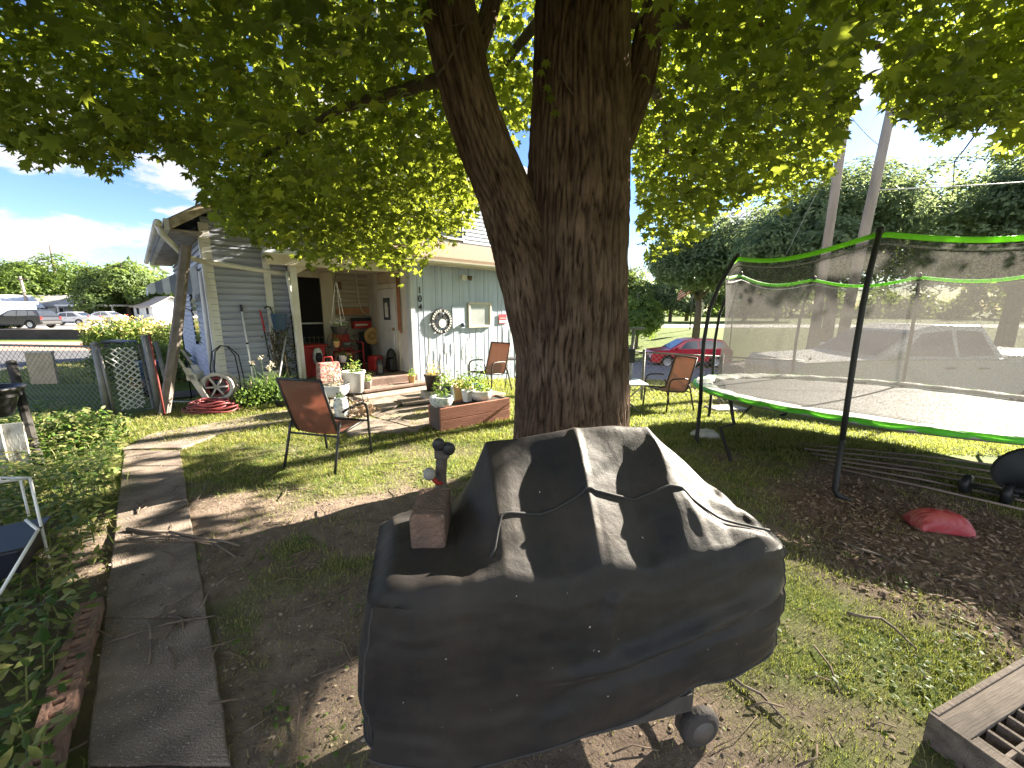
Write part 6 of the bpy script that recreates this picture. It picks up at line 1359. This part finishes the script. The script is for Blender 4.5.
# ================================================================== behind the gate
tbn = thing('trash_bin', 'black wheeled trash bin standing behind the garden gate', 'bin', (-10.55,10.8,0), .2); tbn.scale = (.85,.85,.78)
m = MB(); m.prism(((-.28,-.3),(.28,-.3),(.28,.3),(-.28,.3)), .04, 1.0, lambda x, y, z: (x*(.8+.2*z), y*(.8+.2*z), z)); m.build('bin_body', BLKP, tbn, bevel=.03)
m = MB(); m.prism(((-.33,1.0),(.30,1.0),(.28,1.05),(-.3,1.1)), -.33, .33, lambda x, z, y: (x, y, z)); m.build('lid', BLKP, tbn, bevel=.02)
fb_ = G(141,398); bb_ = thing('garden_tub', 'blue tub of orange flowers on the ground just behind the gate', 'flower tub', (fb_.x,fb_.y+.25,0))
m = MB(); m.lathe([(0,.35),(.12,.35),(.17,.66),(.18,.68),(.16,.68),(0,.64)], 20, cap=False); m.build('tub', M('blue_plastic', (.035,.075,.15), .45), bb_, smooth=True); m = MB(); m.lathe([(0,0),(.16,0),(.13,.35),(0,.35)], 16, cap=False); m.build('base_pot', BLKP, bb_, smooth=True); leafy('flowers', leafmat('orange_bloom', (.5,.16,.02), (.65,.35,.05), (.5,.2,.02), .3), bb_, (-.05,-.2,.25), .16, 60, .05)
pn = thing('board', 'tan board propped upright in the grass beyond the chain link fence', 'board', (-10.55,8.9,0), .1)
m = MB(); m.b2((-.27,-.03,0), (.27,.03,.72)); m.build('panel', M('tan_board_b', (.42,.34,.22), .85, .2, 4), pn, bevel=.005); m = MB(); m.b2((-.28,-.045,.70), (.28,.045,.74)); m.build('top_strip', M('pale_strip', (.5,.45,.36), .8), pn)

# ================================================================== left border: tub, planks, wire rack, brick edge
tub = thing('planter_tub', 'black plastic tub resting on the pale weathered planks at the left border', 'tub', tuple(D(-14,417,4.0)))
m = MB(); m.lathe([(0,0),(.19,.0),(.27,.26),(.31,.275),(.31,.30),(.26,.30),(.2,.05),(0,.05)], 26, cap=False); m.build('tub_body', BLKP, tub, smooth=True)
m = MB(); m.lathe([(.262,.20),(.272,.20),(.272,.23),(.262,.23)], 26, cap=False); m.build('rib', BLKP, tub)
zt_ = D(-14,417,4.0)
PLK = M('flaked_white_plank', (.52,.50,.46), .9, .2, 9, .4, 30, col2=(.16,.14,.12), c2amt=.42, stretch=(2,2,.6))
for k, (u, v) in enumerate(((-25,478),(2,482),(24,478))):
    b0 = G(u, v); m = MB(); tpz = zt_.z-.012; m.box((0,0,tpz/2), (.15,.03,tpz+.03), Matrix.Rotation(-.02,3,'X')); o = m.build('weathered_plank', PLK, None, bevel=.004); o.location = (b0.x,b0.y,0); o.rotation_euler = (0,0,.4+.1*k)
    tag(o, ['flaking white plank standing at the very edge of the picture under the black tub', 'middle flaking white plank under the black tub', 'flaking white plank nearest the dark post under the black tub'][k], 'plank', 'planks under the black tub')
a = G(42,472); c = D(11,362,4.5); m = MB(); m.tube([a-Vector((0,0,.1)), c], .04, 8); o = m.build('dark_post', M('charred_post', (.035,.032,.03), .9, .3, 10), None); tag(o, 'dark slanting wooden post behind the black tub and white planks', 'post')
wrk = thing('wire_rack', 'white wire plant rack with a dark tray at the left border', 'rack', (0,0,0))
RW = M('white_wire', (.70,.70,.69), .45)
A_ = D(30,478,2.25); B_ = D(-60,490,2.0); Cc = D(-40,478,2.75); Dd = D(20,478,2.6)
fl_ = lambda p: Vector((p.x, p.y, .0))
m = MB(); m.tube([A_, B_, Cc, Dd], .009, 6, closed=True)
for k in range(1,6): m.tube([A_.lerp(B_, k/6), Dd.lerp(Cc, k/6)], .004, 5)
m.build('shelf_grid', RW, wrk, smooth=True)
for p in (A_, B_, Cc, Dd): m = MB(); m.tube([p, fl_(p)], .008, 6); m.build('leg', RW, wrk, smooth=True)
m = MB(); e1 = D(38,530,2.0); e2 = D(-4,600,1.75); m.tube([e1, e2], .008, 6); m.tube([e1, D(26,520,2.1)], .008, 6); m.build('side_bar', RW, wrk, smooth=True)
try_ = thing('plant_tray', 'dark plastic tray sitting in the white wire rack', 'tray', tuple(D(-22,575,2.05)), .6)
m = MB(); m.prism(((-.25,-.2),(.25,-.2),(.25,.2),(-.25,.2)), 0, .18, lambda x, y, z: (x*(.85+.8*z), y*(.85+.8*z), z)); m.build('tray_body', M('navy_plastic', (.015,.017,.028), .5), try_, bevel=.015)
m = MB(); m.b2((-.26,-.21,.18),(.26,.21,.19)); m.build('rim', BLKP, try_)
ba, bc = G(93,612), G(38,800); dv = (bc-ba); ln_ = dv.length; dv.normalize()
PINK = M('pink_brick', (.33,.19,.145), .95, .25, 14, .7, 70, col2=(.20,.125,.10))
LB = ['mossy red cored brick at the far end of the edging row, half under leaves', 'cored edging brick with leaves lying over it, second from the far end', 'cored edging brick halfway along the row by the path', 'cored edging brick with dusty pink face, just above the watermark corner', 'cored edging brick nearest the camera, holes clearly open', 'cored edging brick running out of the bottom of the picture']
nb_ = int(ln_/.215)+1
for k in range(min(nb_, 6)):
    p = ba+dv*(.105+.215*k); cored('edging_brick', (p.x,p.y,.0), math.atan2(dv.y,dv.x)+random.uniform(-.05,.05), ['red cored brick at the far end of the edging row, half under leaves', 'second cored brick from the far end of the edging row, by the path', 'third cored brick from the far end of the edging row, by the path', 'fourth cored brick from the far end of the edging row, by the path', 'fifth cored brick from the far end of the edging row, nearly at the bottom border', 'cored edging brick nearest the camera, running out of the picture'][k], 'brick', 'edging bricks beside the path', L_=.205, W_=.10, H_=.075, n=3, hole=.42, mat=PINK)

# ground cover between the path and the fence
COV = leafmat('ground_cover_leaf', (.03,.085,.02), (.095,.20,.045), (.28,.48,.08), .35, .5, dead=(.28,.25,.10))
def coverdens(x, y):
    e = p1-p0; nn = Vector((e.y, -e.x)).normalized()      # towards the path's right
    s = (x-q0.x)*nn.x+(y-q0.y)*nn.y                        # <0: left of the path's left edge
    return sstep(-.02, -.16, s)*sstep(-2.7, -1.6, s)*sstep(.5, .9, y)*sstep(6.3, 5.7, y-.08*(x+5))*(.55+.45*sstep(.35,.6,fbm(x, y, 2.4, 91)))*np.where((y > 4.75)&(s > -.5), .15, 1)
x, y = sample(52000, -8.2, -1.0, .5, 6.3, coverdens)
hgt = .14+.32*fbm(x, y, 1.6, 93)*sstep(0,.8,coverdens(x, y)); z = gz(x, y)+hgt*rng.random(len(x))**.45
P = np.stack([x, y, z], 1); Nn = unit(len(P))*.6+np.array([0,0,1.])
sz = rng.uniform(.04,.085,len(P)); V, T = scatter(tmpl_oval(.42), P, Nn, sz)
m_ = rng.random(len(x)) < .12; Pb = P[m_].copy(); Pb[:,2] = gz(Pb[:,0], Pb[:,1]); V2, T2 = blades(Pb, .25, .7, .004)
tag(fast('ground_cover', np.vstack([V,V2]), np.vstack([T,T2+len(V)]), COV), kind='stuff')
shb = thing('leafy_shrub', 'rounded bright green bush in front of the chain link fence by the black tub', 'shrub', tuple(G(70,452))); leafy('foliage', COV, shb, (0,.1,.16), .52, 1800, .075, .62)
m = MB()
for k in range(6): m.tube([(0,0,0),(random.uniform(-.3,.3),random.uniform(-.1,.3),.3)], .008, 5)
m.build('stem', LIMB, shb)
# fallen branches
def stick(label, pts, r):
    m = MB(); P = []
    for u, v, h in pts: g = G(u, v); P.append((g.x, g.y, float(gz(g.x, g.y))+(h-.027 if h > .045 else h)))
    for i in range(len(P)-1): m.tube([P[i], tuple((a+b_)/2+random.uniform(-.012,.012) for a, b_ in zip(P[i], P[i+1])), P[i+1]], [r*(1-.5*i/len(P)), r*(1-.5*(i+.5)/len(P)), r*(1-.5*(i+1)/len(P))], 6)
    o = m.build('fallen_branch', M('grey_bark', (.17,.135,.11), .95, .25, 12), None, smooth=True); tag(o, label, 'branch')
stick('longest fallen branch lying across the concrete path and onto the bare soil', [(128,533,.07),(170,537,.075),(210,543,.05),(240,548,.02)], .013)
stick('shorter forked stick beside the long fallen branch on the path', [(130,543,.06),(172,540,.07),(214,546,.05),(236,560,.02)], .008)
stick('crooked stick on the path below the fallen branch, half way down', [(154,622,.06),(168,612,.065),(190,600,.06),(200,590,.055)], .007)
stick('straight stick across the path ending at the bare soil near the grill', [(110,648,.06),(150,634,.065),(195,622,.06),(215,618,.03)], .006)
stick('thin upright lying twig on the lower part of the path', [(150,668,.06),(152,645,.065),(150,625,.06)], .006)
stick('pale stick lying on the bare soil right of the path', [(200,612,.015),(216,590,.025),(236,574,.02)], .007)
stick('dark stick on the bare soil beside the path bend', [(186,513,.015),(205,492,.03),(207,483,.03)], .007)
stick('grey stick on the thin grass right of the grill', [(726,676,.015),(760,700,.02),(785,726,.015)], .007)
stick('long pale stick lying on the lit bark mulch', [(840,545,.03),(880,560,.035),(905,570,.03)], .008)
stick('curved root like stick on the lit mulch near the lawn', [(846,616,.02),(880,622,.03),(905,642,.02),(918,652,.01)], .008)
# fallen rods, weights and bag under the trampoline
RODM = M('rusty_rod', (.22,.165,.14), .7, .25, 6); RL = ['uppermost', 'second', 'third', 'fourth', 'fifth', 'lowest']
for k in range(6):
    a, c = G(796+8*k,446+5*k), G(1075-9*k,478+7.5*k); m = MB(); m.tube([a+Vector((0,0,.03)), a.lerp(c,.5)+Vector((0,random.uniform(-.05,.05),.05)), c+Vector((0,0,.035))], .011, 6); o = m.build('metal_rod', RODM, None, smooth=True); tag(o, RL[k]+' of the six long rusty rods lying in the shade under the trampoline', 'rod', 'rods under the trampoline')
wt = thing('barbell', 'barbell with two black round plates lying in the grass under the trampoline', 'barbell', tuple(G(978,497)), 0)
for dx, dy, dz, r in ((-.07,.05,.10,.095),(.06,-.16,.105,.10)):
    m = MB(); m.lathe([(0,-.025),(r*.85,-.03),(r,-.015),(r,.015),(r*.85,.03),(0,.025)], 24, (dx,dy,dz), Matrix.Rotation(PI/2,3,'X') @ Matrix.Rotation(.5,3,'Y'), cap=False); m.build('weight_plate', BLKP, wt, smooth=True)
m = MB(); m.tube([(-.1,.1,.10),(.1,-.2,.105)], .015, 8); m.tube([(.02,-.1,.10),(.9,-.35,.09)], .014, 8); m.build('bar', BLKM, wt, smooth=True)
q = G(1030,505); bkt = thing('grey_basket', 'dark grey ribbed tub lying at the right border under the trampoline', 'tub', (q.x+.15,q.y,q.z))
m = MB(); m.lathe([(0,0),(.15,0),(.22,.28),(.235,.29),(.235,.31),(.2,.31),(.14,.03),(0,.03)], 22, (0,0,.14), Matrix.Rotation(-.9,3,'Y'), cap=False); m.build('tub_body', M('dark_grey_plastic', (.05,.052,.055), .5), bkt, smooth=True)
m = MB(); m.lathe([(.20,.16),(.215,.16),(.222,.18),(.207,.18)], 22, (0,0,.14), Matrix.Rotation(-.9,3,'Y'), cap=False); m.build('rib', BLKP, bkt)
# plump red bag
q = G(938,528); P = []
for i in range(33):
    r_ = []
    for j in range(25):
        u, v = i/32*2-1, j/24*2-1; prof = (1-abs(u)**3.0)*(1-abs(v)**2.6); z = .135*max(prof,0)**.55+.012*noise.noise(Vector((u*4,v*3,1)))*prof
        z += .010*math.sin(v*22+u*6)*sstep(.4,.9,abs(u)) if prof > 0 else 0
        r_.append((u*.185*(1-.10*abs(v)), v*.11*(1+.10*abs(u)**4), float(z)+.006))
    P.append(r_)
m = MB(); m.grid(P); m.quad(*[(u*.185,v*.105,.0) for u, v in ((-1,-1),(-1,1),(1,1),(1,-1))]); o = m.build('soil_bag', M('red_sack', (.32,.03,.04), .38, .2, 3, .5, 16, col2=(.42,.14,.12), c2amt=.40), None, smooth=True); o.location = q+Vector((0,0,.005)); o.rotation_euler = (0,0,-.32); tag(o, 'plump red plastic sack lying on the mulch near the trampoline pole', 'bag')
m = MB(); q = G(705,437); P = [[(.19*u*(1-.2*v*v), .13*v, .11*max((1-u*u)*(1-v*v),0)**.5+.015*noise.noise(Vector((u*3,v*3,4)))+.004) for v in np.linspace(-1,1,13)] for u in np.linspace(-1,1,15)]
m.grid(P); o = m.build('white_sack', M('grubby_sack', (.48,.47,.45), .8, .2, 8, .3, 30), None, smooth=True); o.location = q; tag(o, 'pale grey sack lying beside the left trampoline leg', 'bag')
m = MB(); q = G(727,412); m.b2((-.32,-.2,.02), (.32,.2,.06)); o = m.build('paving_slab', CEMENT, None, bevel=.008); o.location = q+Vector((.05,.15,0)); o.rotation_euler = (0,0,.2); tag(o, 'grey slab lying on the sunny grass under the trampoline edge', 'slab')

# ================================================================== wooden lattice crate at the lower right
zc_ = .13; a = G(937,716,zc_); c = G(1024,664,zc_); e = (c-a); e.z = 0; e.normalize(); ang = math.atan2(e.y, e.x)
cr_ = thing('wooden_crate', 'weathered grey wooden crate with square grid openings at the lower right corner', 'crate', (a.x,a.y,0), ang)
CW = M('crate_wood', (.19,.155,.13), .9, .25, 5, .45, 40, stretch=(.25,4,4), col2=(.105,.085,.073)); CW2 = M('crate_edge', (.15,.12,.10), .9, .25, 8, .4, 40)
m = MB(); m.b2((0,-.09,zc_-.018), (.95,-.003,zc_)); m.build('top_plank', CW, cr_, bevel=.003)
m = MB(); m.b2((0,-.0028,0), (.95,.018,zc_+.006)); m.build('side_board', CW2, cr_, bevel=.003)
m = MB(); m.b2((-.018,-.65,0), (-.0005,.018,zc_+.003)); m.build('end_board', CW, cr_, bevel=.003)
m = MB(); m.b2((.0005,-.65,zc_-.018),(.03,-.092,zc_-.001)); m.build('corner_plank', CW, cr_, bevel=.003)
m = MB()
for k in range(12): x = .034+.074*k; m.b2((x,-.65,zc_-.075), (x+.013,-.093,zc_-.004))
m.build('slat', CW, cr_, fix=True)
m = MB()
for k in range(7): y = -.157-.076*k; m.b2((.0305,y-.012,zc_-.073), (.95,y,zc_-.0065))
m.build('cross_slat', CW2, cr_)
m = MB(); m.b2((0.001,-.65,0.002), (.95,-.004,.015)); m.build('bottom_board', CW2, cr_)
